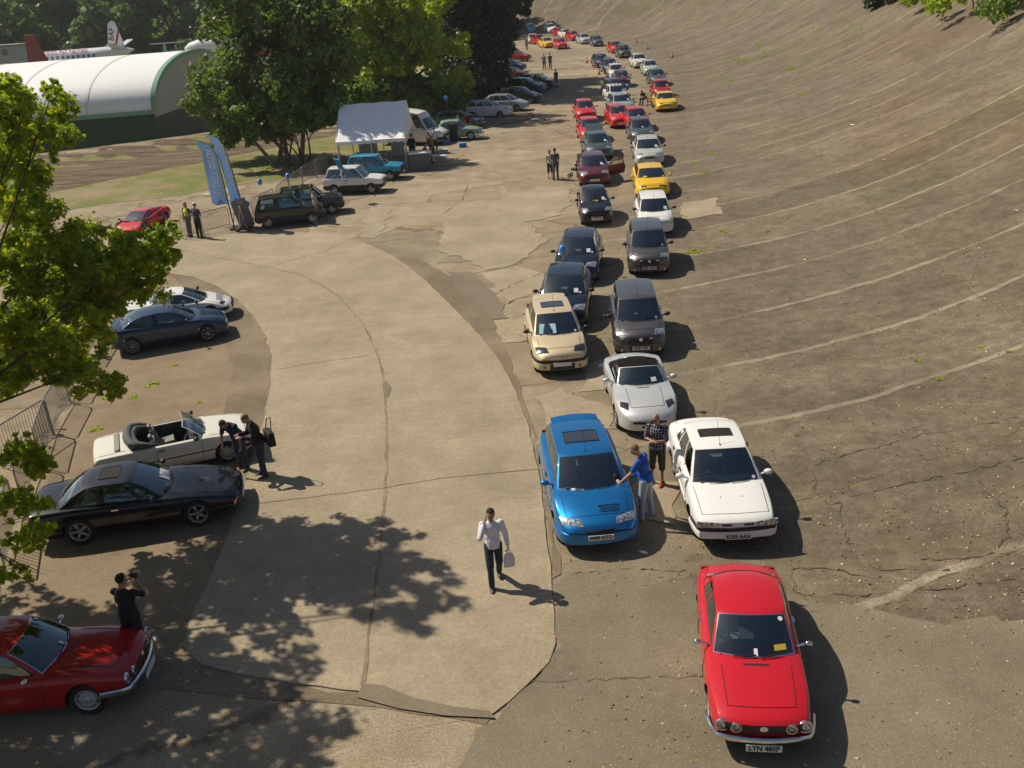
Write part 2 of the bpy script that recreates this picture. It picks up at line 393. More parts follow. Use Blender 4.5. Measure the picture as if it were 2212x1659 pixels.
# grass and bare earth left of the paddock
gz=[(-70,50),(-34,53),(-25,55.5),(-19,58.5),(-14.5,60.5),(-12,61.5),(-7,66),(-4.5,74),(-1.5,84),(1,98),(2,125),(-1,160),(-12,160),(-10,112),(-15,92),(-22,84),(-36,78),(-70,68)]
sheet('grass_verge',gz,M_grass,.012,px=False,jit=.5,step=2)
sheet('bare_earth',[(-95,50),(-60,54),(-40,57),(-29,61),(-25,65),(-20,70.5),(-16,74),(-12,79),(-7,90),(-5,104),(-8,104),(-14,92.5),(-23,86.5),(-36,80),(-60,72),(-95,60)],M_dirt,.024,px=False,jit=.3,step=1.5)
road=[(0,575),(190,548),(385,519),(470,508),(560,502),(630,501),(700,506),(750,515),(800,530),(845,552),(880,575),(922,610),(960,648),(1000,687),(1030,720),(1062,757),(1085,790),(1108,835),(1127,880),(1142,925),(1150,962),(1160,1010),(1168,1050),(1180,1150),(1192,1250),(1197,1330),(1200,1392),(1186,1432),(1150,1468),(1100,1515),(1062,1545),(1000,1536),(900,1520),(785,1497),(640,1478),(520,1460),(440,1436),(405,1412),(395,1395),(410,1340),(440,1280),(470,1215),(490,1170),(508,1105),(530,1045),(552,970),(572,900),(586,830),(588,770),(574,725),(548,685),(515,650),(470,620),(420,600),(360,590),(250,606),(0,668)]
road_o=sheet('road',road,M_road,.026,jit=.02,step=.4,skirt=.04)
sheet('gravel_island',[(150,640),(360,592),(420,602),(470,622),(515,652),(548,687),(574,727),(587,772),(585,832),(571,902),(551,972),(529,1047),(507,1107),(489,1172),(439,1282),(409,1342),(394,1397),(400,1412),(340,1440),(200,1400),(60,1330),(20,1250),(60,1120),(110,1010),(130,930),(180,820),(215,740),(190,700)],M_gravel2,.004,jit=.1)
sheet('gravel_verge',[(360,590),(420,600),(470,620),(515,650),(548,685),(574,725),(588,770),(586,830),(572,900),(552,970),(530,1045),(508,1105),(490,1170),(440,1280),(405,1360),(340,1480),(420,1340),(455,1240),(430,1110),(450,960),(490,880),(500,800),(490,700),(440,640),(380,610)],M_gravel,.010,jit=.12)
sheet('gravel_shoulder',[(800,530),(845,552),(880,575),(922,610),(960,648),(1000,687),(1030,720),(1062,757),(1085,790),(1108,835),(1142,925),(1155,962),(1165,1010),(1184,1150),(1196,1250),(1215,1240),(1200,1150),(1190,1060),(1180,1000),(1160,930),(1130,850),(1105,790),(1090,750),(1070,705),(1060,660),(1010,615),(950,585),(900,560),(850,535)],M_gravel,.008,jit=.08)
sheet('gravel_strip',[(340,1440),(400,1412),(440,1440),(520,1464),(640,1482),(785,1500),(900,1524),(1062,1550),(1050,1562),(900,1545),(760,1520),(640,1520),(520,1508),(430,1490),(340,1490)],M_gravel,.010,jit=.08)
sheet('tarmac_patch',[(785,1480),(830,1484),(900,1508),(980,1530),(1062,1540),(1066,1552),(960,1548),(860,1530),(775,1512)],M_patchD,.036,jit=.04)
sheet('tarmac_patch',[(831,822),(838,828),(845,840),(838,862),(832,860)],M_patchD,.036,jit=.02)
sheet('tarmac_patch',[(965,585),(1015,588),(1060,625),(1085,660),(1095,690),(1060,690),(1020,650),(985,615)],M_patchD,.016,jit=.1)
sheet('asphalt_apron',[(1200,1250),(1290,1243),(1400,1255),(1470,1272),(1530,1300),(1640,1262),(1760,1300),(1950,1330),(2100,1350),(2212,1330),(2300,1330),(2300,1800),(900,1800),(1000,1640),(1062,1548),(1150,1470),(1190,1432),(1203,1392)],M_asph,.010,jit=.16,step=.3)
for i,p in enumerate([
 [(1085,400),(1105,420),(1170,402),(1230,405),(1235,440),(1200,470),(1130,480),(1080,468)],
 [(960,470),(1060,455),(1135,480),(1180,520),(1120,570),(1050,585),(1010,560),(950,545)],
 [(1040,590),(1120,575),(1180,590),(1175,640),(1100,650),(1075,625)],
 [(800,440),(850,450),(815,515),(775,512),(790,470)],
 [(1100,705),(1140,700),(1145,735),(1098,740)],
 [(1160,960),(1190,900),(1160,860),(1210,840),(1330,880),(1325,930),(1200,930)],
 [(1170,1000),(1230,960),(1180,1075)],
 [(1350,1060),(1380,1040),(1470,1050),(1450,1130),(1400,1130)],
 [(1470,440),(1545,428),(1555,462),(1475,475)],
 [(1255,790),(1330,765),(1335,840),(1260,850)]]):
    sheet('pale_patch',p,M_patchL,.013,jit=.16,step=.35)
# joints of the road slabs
M_joint=conc('joint_filler',(.20,.15,.09),(.36,.29,.19),6,.3)
def seam(name,pts,w=.06,mat=None,z=.037,wob=.02,gaps=0,stp=.35):
    P=[at(*p) for p in pts];Q=[]
    for a,b in zip(P,P[1:]):
        k=max(1,int((b-a).length/stp))
        for i in range(k):Q.append(a.lerp(b,i/k))
    Q.append(P[-1]);L=[];Rr=[]
    hh=hfun(np.array([(q.x,q.y) for q in Q]))
    for i,q in enumerate(Q):
        d=(Q[min(i+1,len(Q)-1)]-Q[max(i-1,0)]);d.z=0;d.normalize();nn=Vector((-d.y,d.x,0));ww=w*random.uniform(.35,1) if not gaps else w*random.choice((.15,.3,.5,.9,1.6));q=q+nn*random.uniform(-wob,wob)
        L.append((q.x+nn.x*ww/2,q.y+nn.y*ww/2,hh[i]+z));Rr.append((q.x-nn.x*ww/2,q.y-nn.y*ww/2,hh[i]+z))
    keepset=[random.random()>gaps for _ in L];mb=MB();mb.grid([L,Rr],keep=lambda i,j:keepset[j]);o=mb.build(name,mat or M_joint,smooth=False);
    return tag(o,kind='structure')
seam('road_joint',[(640,590),(690,615),(728,639),(783,698),(811,754),(826,800),(832,860),(835,916),(835,1000),(832,1060),(822,1180),(812,1270),(800,1350),(792,1430),(785,1484)],.09)
seam('road_joint',[(515,1094),(640,1080),(740,1068),(830,1056),(950,1035),(1165,1015)],.05)
seam('road_joint',[(600,800),(700,782),(800,770)],.035)
seam('road_joint',[(380,540),(480,560),(560,575),(640,592)],.03)
seam('road_joint',[(790,500),(700,545),(590,575)],.03)
M_crk=simple('crack_soil',(.10,.078,.045),1,noise=5)
for p in [[(1030,1475),(1250,1470),(1520,1462)],[(1755,1025),(1760,1060),(1790,1090),(1815,1085),(1820,1150),(1850,1210),(1900,1235),(2050,1230)],[(1745,1010),(1800,990),(1990,940),(2212,900)],[(1820,1075),(1950,1045),(2212,990)],
 [(2100,1030),(2170,1100),(2180,1160),(2130,1200),(1990,1212)],[(1240,1240),(1320,1230),(1480,1235)],[(1060,640),(1120,610),(1200,580)],[(1085,660),(1140,640),(1190,625)],[(1110,690),(1150,670),(1180,668)],[(1105,720),(1150,735)],[(960,460),(1000,430),(1010,400)],
 [(1500,1310),(1640,1225),(1800,1230),(1880,1250)],[(1620,1240),(1750,1290),(2212,1250)]]:
    seam('ground_crack',p,.035,M_crk,.018,.06,gaps=.12,stp=.14)
# ---------------------------------------------------------------- vehicle materials
M_blk=simple('black_plastic',(.018,.018,.02),.55)
M_seal=simple('rubber_seal',(.012,.012,.013),.6)
M_tyre=simple('tyre_rubber',(.022,.021,.02),.85)
M_alloy=simple('alloy_rim',(.42,.42,.42),.35,.7)
M_steel=simple('steel_rim',(.50,.50,.48),.45,.3)
M_dkrim=simple('dark_rim',(.16,.16,.16),.4,.7)
M_chrome=simple('chrome',(.80,.80,.82),.10,1.)
M_gap=simple('panel_gap',(.012,.01,.01),.9)
M_under=simple('underside',(.012,.012,.012),.95)
M_int=simple('dark_trim',(.050,.052,.052),.8)
M_seat=simple('grey_seat',(.22,.22,.20),.85,noise=30)
M_seatT=simple('pale_seat',(.36,.33,.27),.8,noise=30)
M_plate=simple('white_plate',(.72,.72,.68),.4)
M_plateY=simple('yellow_plate',(.75,.55,.05),.4)
M_ink=simple('plate_lettering',(.01,.01,.01),.5)
M_paper=simple('white_paper',(.82,.83,.85),.8)
M_amber=simple('amber_lens',(.75,.20,.02),.25,coat=1)
M_red=simple('red_lens',(.40,.01,.01),.2,coat=1)
M_fab=simple('black_soft_top',(.012,.010,.010),.95,spec=.1)
def glassm(name,tint,base=.10,refl=(.85,.92,1.)):
    n=NT(name);t=n.t;tr=n.n('BsdfTransparent');tr.inputs[0].default_value=(*tint,1);g=n.n('BsdfGlossy');g.inputs[0].default_value=(*refl,1);g.inputs[1].default_value=.03
    fr=n.n('Fresnel');fr.inputs[0].default_value=1.5;a=n.math('ADD',n.math('MULTIPLY',fr.outputs[0],1.3),base)
    mx=n.n('MixShader');n.l(a,mx.inputs[0]);n.l(tr.outputs[0],mx.inputs[1]);n.l(g.outputs[0],mx.inputs[2]);n.l(mx.outputs[0],n.o.inputs[0]);return n.m
M_glass=glassm('car_glass',(.60,.70,.68),.13,(.85,.97,1.))
def lampm():
    n=NT('headlamp_glass');P=n.coord();n.col(n.mix(n.ramp(n.noise(22,2,.5,P),(.4,0.),(.6,1.)),(.16,.17,.18),(.75,.77,.8))).rough(.12)
    n.b.inputs['Metallic'].default_value=.55;n.b.inputs['Coat Weight'].default_value=1;return n.m
M_lamp=lampm()
M_lampd=simple('smoked_lamp',(.045,.05,.06),.1,.3,1.)
CARP=NT('car_paint').m
def pch(keys):
    k=sorted(keys);x=np.array([a for a,b in k],float);y=np.array([b for a,b in k],float)
    h=np.diff(x);d=np.diff(y)/h;m=np.zeros(len(x));m[0]=d[0];m[-1]=d[-1]
    for i in range(1,len(x)-1):
        if d[i-1]*d[i]>0:
            w1=2*h[i]+h[i-1];w2=h[i]+2*h[i-1];m[i]=(w1+w2)/(w1/d[i-1]+w2/d[i])
    def f(t):
        t=min(max(t,x[0]),x[-1]);i=int(min(max(np.searchsorted(x,t)-1,0),len(x)-2));s=(t-x[i])/h[i]
        return float(y[i]*(1+2*s)*(1-s)**2+m[i]*h[i]*s*(1-s)**2+y[i+1]*s*s*(3-2*s)+m[i+1]*h[i]*s*s*(s-1))
    return f
def lerp(a,b,t):return a+(b-a)*t
class Car:
    D=dict(bow=.10,tbow=.05,crown=.035,hn=3.,cab=.90,wr=.58,bowB=.13,bowT=.07,bowR=.06,archf=.03,archr=.05,tum=.05,tuck=.06,R=.29,tyw=.175,
           sidew=[(.04,.30),(.35,.64),(.69,.93)],roof='paint',open=False,seat=None,rim='alloy',lowz=0,seal='seal',fron=[],chrome=False,nint=True,gz=0,rwin=(.10,.92),wwin=(.03,.96),bulge=.03)
    def __init__(s,name,**k):
        s.name=name;s.__dict__.update({**Car.D,**k});h=s.L/2
        s.fplan=pch([(a,b*s.W/2) for a,b in s.plan]);s.ftop=pch(s.top);s.fbelt=pch(s.belt);s.fbot=pch(s.bot)
    def fw(s,z,x):
        zs,zb=s.fbelt(x),s.fbot(x);n=(z-zb)/max(zs-zb,.05)
        v=1-s.tuck*max(0,(.4-n)/.4)**2
        if n>.5:v-=s.tum*((n-.5)/.5)**2
        if n>.9:v-=.02*((n-.9)/.1)**2
        return v
    def yside(s,x,z):return s.fplan(x)*s.fw(z,x)
    def ws(s,x):return s.fplan(x)*s.fw(s.fbelt(x),x)
    def zt(s,x,y):
        q=min(1,abs(y)/max(s.ws(x),.01));return s.fbelt(x)+(s.ftop(x)-s.fbelt(x))*(1-q**s.hn)
    def zlow(s,x):
        b=s.fbot(x);Ra=s.R+.055
        for xw in (s.fx,s.rx):
            d=abs(x-xw)
            if d<Ra:b=max(b,s.R+math.sqrt(Ra*Ra-d*d)*1.0)
        return min(b,s.fbelt(x)-.03)
    def warp(s,p):
        x,y,z=p;h=s.L/2;w_=s.W/2
        a=max(h-1.0,s.xa+s.bowB+.04)
        if x>a:x-=s.bow*(y/w_)**2*sstep(min(1,(x-a)/(h-a)*1.3)).item() if s.bow else 0
        b=min(-h+.7,s.xd-.02)
        if x<b:x+=s.tbow*(y/w_)**2*sstep(min(1,(b-x)/(b+h)*1.3)).item()
        return Vector((x,y,z))
    def body(s,root):
        h=s.L/2;Ra=s.R+.055;X=list(np.linspace(-h,h,27))
        keep=[h-.02,h-.05,h-.10,-h+.02,-h+.05,-h+.10,s.xa,s.xd]
        arch=[]
        for xw in (s.fx,s.rx):
            X=[x for x in X if abs(x-xw)>Ra+.03]
            arch+=[xw+Ra*c for c in (-1.012,-.999,-.97,-.88,-.7,-.45,-.2,0,.2,.45,.7,.88,.97,.999,1.012)]
        X=sorted(set([x for x in X if min(abs(x-k) for k in keep)>.03 or abs(x)==h]+[k for k in keep if min(abs(k-a) for a in arch)>.012]+arch+[-h,h]))
        rows=[];T=[0,.1,.25,.45,.65,.82,.93,1];Q=[.985,.955,.90,.80,.6,.3]
        for x in X:
            zl,zs=s.zlow(x),s.fbelt(x);half=[(0,zl),(s.yside(x,zl)*.9,zl)]
            for t in T:
                z=lerp(zl,zs,t);half.append((s.yside(x,z),z))
            w_=s.ws(x)
            for q in Q:half.append((w_*q,s.zt(x,w_*q)))
            half.append((0,s.ftop(x)))
            ring=[(x,y,z) for y,z in half]+[(x,-y,z) for y,z in half[-2:0:-1]]
            rows.append([s.warp(p) for p in ring])
        nr=len(rows[0]);nh=len(half);mb=MB()
        cx0,cx1=s.xd+.04,s.xa-.04
        def keepf(i,j):
            if X[i]>=cx0 and X[i+1]<=cx1:
                jj=j if j<nh-1 else nr-1-j
                if jj>=2+len(T)+2:return False
            return True
        def matf(i,j):
            jj=j if j<nh-1 else nr-1-j
            if jj<2:return 1
            if s.lowz and (rows[i][j].z+rows[i][(j+1)%nr].z)/2<s.lowz and jj<2+len(T):return 2
            return 0
        mb.grid(rows,close_v=True,keep=keepf,mat=matf)
        mb.f.append(tuple(range(nr)));mb.m.append(0);o=len(mb.v)-nr;mb.f.append(tuple(range(o,o+nr)));mb.m.append(0)
        # greenhouse skin
        wbk=s.cab
        def base(x,v):
            y=v*wbk*s.ws(x);return y
        uw=lambda u:s.wr*(1-.05*(1-u)**2-.03*u*u)
        zsd=lambda u:s.H-s.crown-s.archf*max(0,(u-.5)/.5)**2-s.archr*max(0,(.5-u)/.5)**2
        s.zsd=zsd;s.uw=uw
        def roofp(u,v):
            return Vector((lerp(s.xc,s.xb,u)+s.bowT*(1-v*v)*u**4-s.bowR*(1-v*v)*(1-u)**4,v*uw(u),zsd(u)+s.crown*(1-abs(v)**2.4)))
        s.roofp=roofp
        def wsp(t,v):
            xb_=s.xa+s.bowB*(1-v*v);y0=v*wbk*s.ws(s.xa);z0=s.zt(min(xb_,s.L/2),y0)-.006
            p1=roofp(1,v);return Vector((lerp(xb_,p1.x,t),lerp(y0,p1.y,t),lerp(z0,p1.z,t)+.035*math.sin(math.pi*t)*1.0))
        def rwp(t,v):
            xb_=s.xd-s.bowR*(1-v*v);y0=v*wbk*s.ws(s.xd);z0=s.zt(xb_,y0)-.006
            p1=roofp(0,v);return Vector((lerp(xb_,p1.x,t)-.03*math.sin(math.pi*t)*(1 if s.xc-s.xd<.5 else 0),lerp(y0,p1.y,t),lerp(z0,p1.z,t)+.03*math.sin(math.pi*t)))
        def sdp(a,t,sg):
            x0=lerp(s.xd,s.xa,a);y0=wbk*s.ws(x0);z0=s.zt(x0,y0)-.006
            ex=.035*math.sin(math.pi*t)
            zz=ex*((a)**6) + (.03*math.sin(math.pi*t))*((1-a)**6)
            return Vector((lerp(x0,lerp(s.xc,s.xb,a),t),sg*(lerp(y0,uw(a),t)+s.bulge*math.sin(math.pi*t)*(1-(2*a-1)**4)),lerp(z0,zsd(a),t)+zz))
        s.wsp,s.rwp,s.sdp=wsp,rwp,sdp
        skin=0 if s.roof=='paint' else 3
        def patch(fn,A,B,win,mats_ring,skin_):
            # A,B param lists ; win list of (a0,a1,b0,b1)
            gl=MB();Aset=set(A);Bset=set(B)
            for a0,a1,b0,b1 in win:
                ra,rb=.022,.02
                Aset|={a0,a1,a0+ra,a1-ra};Bset|={b0,b1,b0+rb,b1-rb}
            A=sorted(Aset);B=sorted(Bset)
            A=[A[0]]+[y for x,y in zip(A,A[1:]) if y-x>.006];B=[B[0]]+[y for x,y in zip(B,B[1:]) if y-x>.006]
            G=[[fn(a,b) for b in B] for a in A]
            def cls(i,j):
                a=(A[i]+A[i+1])/2;b=(B[j]+B[j+1])/2
                for a0,a1,b0,b1 in win:
                    if a0<a<a1 and b0<b<b1:
                        return 'g' if (a0+.02<a<a1-.02 and b0+.018<b<b1-.018) else 'r'
                return 's'
            mb.grid(G,keep=lambda i,j:cls(i,j)!='g',mat=lambda i,j:(mats_ring if cls(i,j)=='r' else skin_))
            out=[]
            for a0,a1,b0,b1 in win:
                gl=MB();gl.grid(G,keep=lambda i,j:cls(i,j)=='g' and a0<(A[i]+A[i+1])/2<a1);out.append(gl)
            return out
        V=[-1,-.97,-.8,-.5,-.2,.2,.5,.8,.97,1];Tt=[0,.25,.5,.75,1]
        s.ringm=5 if s.chrome else 4
        w0,w1=s.wwin
        g=patch(wsp,Tt,V,[(w0,w1,-.955,.955)],s.ringm,0)
        g[0].build('windscreen',M_glass,root)
        if not s.open:
            mb.grid([[roofp(u,v) for v in V] for u in np.linspace(0,1,9)],mi=skin)
            r0,r1=s.rwin
            g=patch(rwp,Tt,V,[(r0,r1,-.92,.92)],4,skin);g[0].build('rear_window',M_glass,root)
            for sg in(1,-1):
                gg=MB();first=True
                g=patch(lambda a,t:sdp(a,t,sg),list(np.linspace(0,1,9)),[0,.5,1],[(a,b,.08,.93) for a,b in s.sidew],4,skin)
                for g_ in g:g_.build('side_window',M_glass,root)
        else:
            # cut the windscreen frame : keep header only
            pass
        mats=[CARP,M_under,M_blk,M_fab,M_seal,M_chrome,M_gap]
        # panel gaps
        gp=MB()
        def sl(pts,r=.006):
            for sg in(1,-1):
                P=[]
                for (x0,z0),(x1,z1) in zip(pts,pts[1:]):
                    for k in range(5):
                        x,z=lerp(x0,x1,k/4),lerp(z0,z1,k/4);P.append(s.warp((x,sg*(s.yside(x,z)+.0015),z)))
                mb.tube(P,r,4,mi=6,cap=False)
        def tl(pts,r=.006):
            P=[]
            for (x0,y0),(x1,y1) in zip(pts,pts[1:]):
                for k in range(7):
                    x,y=lerp(x0,x1,k/6),lerp(y0,y1,k/6);P.append(s.warp((x,y,s.zt(x,y)+.001)))
            mb.tube(P,r,4,mi=6,cap=False)
        zb=s.fbot(0)+.06
        for (a,b) in s.doors:
            sl([(a,s.fbelt(a)-.02),(a,zb+.05),(a-.06,zb),(b+.02,zb),(b,zb+.08),(b,s.fbelt(b)-.02)])
        if s.hood:
            a,b,wy=s.hood;tl([(a,-wy),(a,wy)]);tl([(a,wy),(b,min(wy*1.06,s.ws(b)*.95))]);tl([(a,-wy),(b,-min(wy*1.06,s.ws(b)*.95))])
        if s.xd>-h+.35:
            tl([(s.xd-s.bowR-.06,-s.ws(s.xd)*.8),(-h+.06,-s.ws(-h+.06)*.85)]);tl([(s.xd-s.bowR-.06,s.ws(s.xd)*.8),(-h+.06,s.ws(-h+.06)*.85)])
        s.bo=mb.build('body',mats,root,merge=.0006)
    def topq(s,q,off=.012,n=5):
        """patch on the top surface from four (x,y) corners"""
        G=[]
        for i in range(n):
            row=[]
            for j in range(n):
                u,v=i/(n-1),j/(n-1)
                x=(1-u)*(1-v)*q[0][0]+u*(1-v)*q[1][0]+u*v*q[2][0]+(1-u)*v*q[3][0]
                y=(1-u)*(1-v)*q[0][1]+u*(1-v)*q[1][1]+u*v*q[2][1]+(1-u)*v*q[3][1]
                b=off*(1 if 0<i<n-1 and 0<j<n-1 else .25)
                p=s.warp((x,y,s.zt(x,y)));row.append(p+Vector((b*.6,0,b)))
            G.append(row)
        mb=MB();mb.grid(G);return mb
    def noseq(s,y0,y1,z0,z1,off=.006,end=1,xo=0,n=6,rnd=0):
        G=[]
        for i in range(n):
            y=lerp(y0,y1,i/(n-1));G.append([s.warp((end*(s.L/2+xo),y,z)) +Vector((end*off,0,0)) for z in (z0,lerp(z0,z1,.5),z1)])
        back=[[p-Vector((end*(off+.03),0,0)) for p in r] for r in G]
        mb=MB();mb.grid(G);mb.grid(back)
        for r0,r1 in ((G[0],back[0]),(G[-1],back[-1])):mb.grid([r0,r1])
        mb.grid([[r[0] for r in G],[r[0] for r in back]]);mb.grid([[r[-1] for r in G],[r[-1] for r in back]]);return mb
    def wrap(s,z0,z1,off,xs,end=1,thick=.05,lip=0):
        h=s.L/2;path=[]
        for x in np.linspace(xs,h-.01,9):
            path.append((x,s.yside(end*x,(z0+z1)/2)))
        yl=path[-1][1]
        for y in np.linspace(yl,0,5)[1:]:path.append((h,y))
        path=path+[(x,-y) for x,y in path[-2::-1]]
        G=[]
        for i,(x,y) in enumerate(path):
            a=path[max(i-1,0)];b=path[min(i+1,len(path)-1)];d=Vector((b[0]-a[0],b[1]-a[1]));d.normalize();nn=Vector((-d.y,d.x))*(-1)
            if nn.dot(Vector((x-h*.4,y)))<0:nn=-nn
            ring=[]
            for o_,z in((-thick+off,z0),(off*.8,z0),(off,z0+(z1-z0)*.3),(off,z0+(z1-z0)*.75),(off*.7,z1),(-thick+off,z1)):
                p=s.warp((end*(x),y,z));ring.append(p+Vector((end*nn.x*o_,nn.y*o_,0)))
            G.append(ring)
        mb=MB();mb.grid(G,close_v=True);k=len(G[0]);mb.f.append(tuple(range(k)));mb.m.append(0);o=len(mb.v)-k;mb.f.append(tuple(range(o,o+k)));mb.m.append(0);return mb
    def lamps(s,root):
        for q in s.heads:
            kind=q[0]
            for sg in(1,-1):
                if kind=='top':mb=s.topq([(x,sg*y) for x,y in q[1]]);mb.build('headlight',q[2],root)
                elif kind=='nose':mb=s.noseq(sg*q[1],sg*q[2],q[3],q[4],.01);mb.build('headlight',q[5],root)
                elif kind=='round':
                    mb=MB();p=s.warp((s.L/2+q[4],sg*q[1],q[2]));r=q[3]
                    mb.lathe([(0,.012),(r*.8,.006),(r,-.004),(r,-.04)],18,'x',p);o=mb.build('headlight',M_lamp,root)
                    mb=MB();mb.lathe([(r*1.0,.010),(r*1.14,.012),(r*1.18,-.02)],18,'x',p);mb.build('rim',M_chrome,o)
    def wheels(s,root):
        R_,w_=s.R,s.tyw
        prof=[(R_*.66,-w_*.44),(R_*.72,-w_/2),(R_*.93,-w_/2),(R_*.985,-w_*.42),(R_,-w_*.2),(R_,w_*.2),(R_*.985,w_*.42),(R_*.93,w_/2),(R_*.72,w_/2),(R_*.66,w_*.44)]
        t=MB();t.lathe(prof,26);tm=t.mesh('wheel',M_tyre)
        r=MB();rr=R_*.68;hub=w_*.36
        r.lathe([(rr*.97,-w_*.45),(rr,w_*.47),(rr*.93,w_*.47),(rr*.88,w_*.2)],26)
        if s.rim=='steel':
            r.lathe([(0,hub+.02),(rr*.2,hub+.02),(rr*.25,hub-.01),(rr*.55,hub+.012),(rr*.72,hub),(rr*.76,hub-.05)],22)
            for k in range(8):
                a=k*math.pi/4;r.box((math.cos(a)*rr*.83,hub-.03,math.sin(a)*rr*.83),(rr*.28,.02,rr*.2),(0,-a,0))
        else:
            r.lathe([(0,hub),(rr*.24,hub),(rr*.28,hub-.03)],14)
            ns=5 if s.rim!='seven' else 7
            for k in range(ns):
                a=k*2*math.pi/ns;r.box((math.cos(a)*rr*.57,hub-.008,math.sin(a)*rr*.57),(rr*.78,.025,rr*(.27 if ns==5 else .17)),(0,-a,0))
        r.lathe([(0,-.02),(rr*.9,-.02)],20,mi=1)
        rm=r.mesh('rim',[M_dkrim if s.rim=='dark' else (M_steel if s.rim=='steel' else M_alloy),M_under])
        for xw in(s.fx,s.rx):
            for sg in(1,-1):
                o=link('wheel',tm,root);o.location=(xw,sg*(s.yside(xw,.3)-w_/2-.015),R_)
                if sg<0:o.rotation_euler=(0,0,math.pi)
                link('rim',rm,o)
    def inside(s,root):
        mb=MB();sm=s.seat or M_seat
        zf=.30;wy=s.ws(0)*.86;x1=s.xa+.1;x0=s.xd+.0
        mb.box(((x0+x1)/2,0,zf),(x1-x0,2*wy,.04));bz=s.fbelt(0)
        for sg in(1,-1):mb.box(((x0+x1)/2,sg*(wy+.02),(zf+bz)/2-.03),(x1-x0,.05,bz-zf-.06))
        mb.box((s.xa-.06,0,(zf+s.fbelt(s.xa))/2+.0),(.42,2*wy,s.fbelt(s.xa)-zf-.02));mb.box((s.xa-.10,0,s.fbelt(s.xa)-.02),(.52,2*wy,.06),(0,R(6),0))
        mb.box((x0+.08,0,(zf+bz)/2-.05),(.14,2*wy,bz-zf-.12))
        mb.box((s.xa-.02,-.36,s.fbelt(s.xa)+.04),(.2,.34,.07))
        o=mb.build('interior',M_int,root,smooth=False)
        xs=s.xb-.15 if not s.open else s.xa-.95
        hs=min(s.H-.22,bz+.28) if not s.open else bz+.16
        for sg in(1,-1):
            m_=MB();m_.box((xs-.05,sg*.36,.50),(.52,.48,.16),(0,R(-6),0),taper=.92);m_.box((xs-.33,sg*.36,(.5+hs-.1)/2+.04),(.14,.46,hs-.1-.46),(0,R(-14),0),taper=.8);m_.box((xs-.42,sg*.36,hs-.02),(.09,.24,.17),(0,R(-14),0),taper=.8)
            m_.build('seat',sm,root)
        if x1-x0>1.9:
            m_=MB();m_.box((xs-1.0,0,.50),(.45,1.15,.16));m_.box((xs-1.28,0,.70),(.14,1.15,min(.5,bz-.35)),(0,R(-14),0));m_.build('rear_seat',sm,root)
        t=MB();c=Vector((s.xa-.42,-.36,s.fbelt(s.xa)+.0));M=Matrix.Rotation(R(-62),3,'Y')
        pts=[c+M@Vector((.18*math.cos(a),.18*math.sin(a),0)) for a in np.linspace(0,2*math.pi,19)];t.tube(pts,.013,6,cap=False)
        t.box(c,(.33,.03,.015),M);t.box(c,(.10,.10,.03),M);t.build('steering_wheel',M_blk,root)
    def trimmings(s,root):
        h=s.L/2
        # mirrors
        for sg in(1,-1):
            if s.mirr==0 and sg<0:pass
            xm=s.xa-.20;zb=s.fbelt(xm);y=s.ws(xm)
            mb=MB();sz=(.07,.10,.065) if s.mirr!=2 else (.05,.065,.045)
            mb.ell((xm+.02,sg*(y+.15),zb+.10),sz,10,7);mb.tube([(xm,sg*(y-.03),zb+.03),(xm+.01,sg*(y+.10),zb+.08)],.022,6)
            mb.build('wing_mirror',s.mm,root)
        # wipers
        mb=MB()
        for y0,y1 in ((.12,.62),(-.5,.02)):
            P=[s.wsp(.0+.03+.06*k/4,np.clip(lerp(y0,y1,k/4),-.9,.9)/1.)+Vector((.022,0,.016)) for k in range(5)]
            mb.tube(P,.011,5)
        mb.build('wiper',M_blk,root)
        # aerial
        if s.aer:
            p=s.roofp(.93,0);mb=MB();mb.tube([p,p+Vector((-.30,0,.42))],.0045,5);mb.ell(p+Vector((0,0,.012)),(.03,.02,.015),8,5);mb.build('aerial',M_blk,root)
        for q in s.extra:q(s,root)
    def plate(s,root,txt=None,y=0,z=.42,xo=.02,w_=.52,hgt=.115,tilt=0,mat=None):
        mb=MB();x=s.L/2+xo;mb.box((x,y,z),(.012,w_,hgt),(0,R(tilt),0));o=mb.build('number_plate',mat or M_plate,root,smooth=False)
        if txt:
            M=Matrix.Translation((x+.010,y,z))@Matrix.Rotation(R(tilt),4,'Y')@Matrix.Rotation(R(90),4,'Z')@Matrix.Rotation(R(90),4,'X')
            text_mesh(txt,hgt*1.02,'lettering',M_ink,o,M,.80 if len(txt)>8 else .88)
    def make(s):
        root=empty(s.name)
        s.body(root);s.lamps(root);s.wheels(root)
        s.inside(root)
        s.trimmings(root);index_kids(root);return root
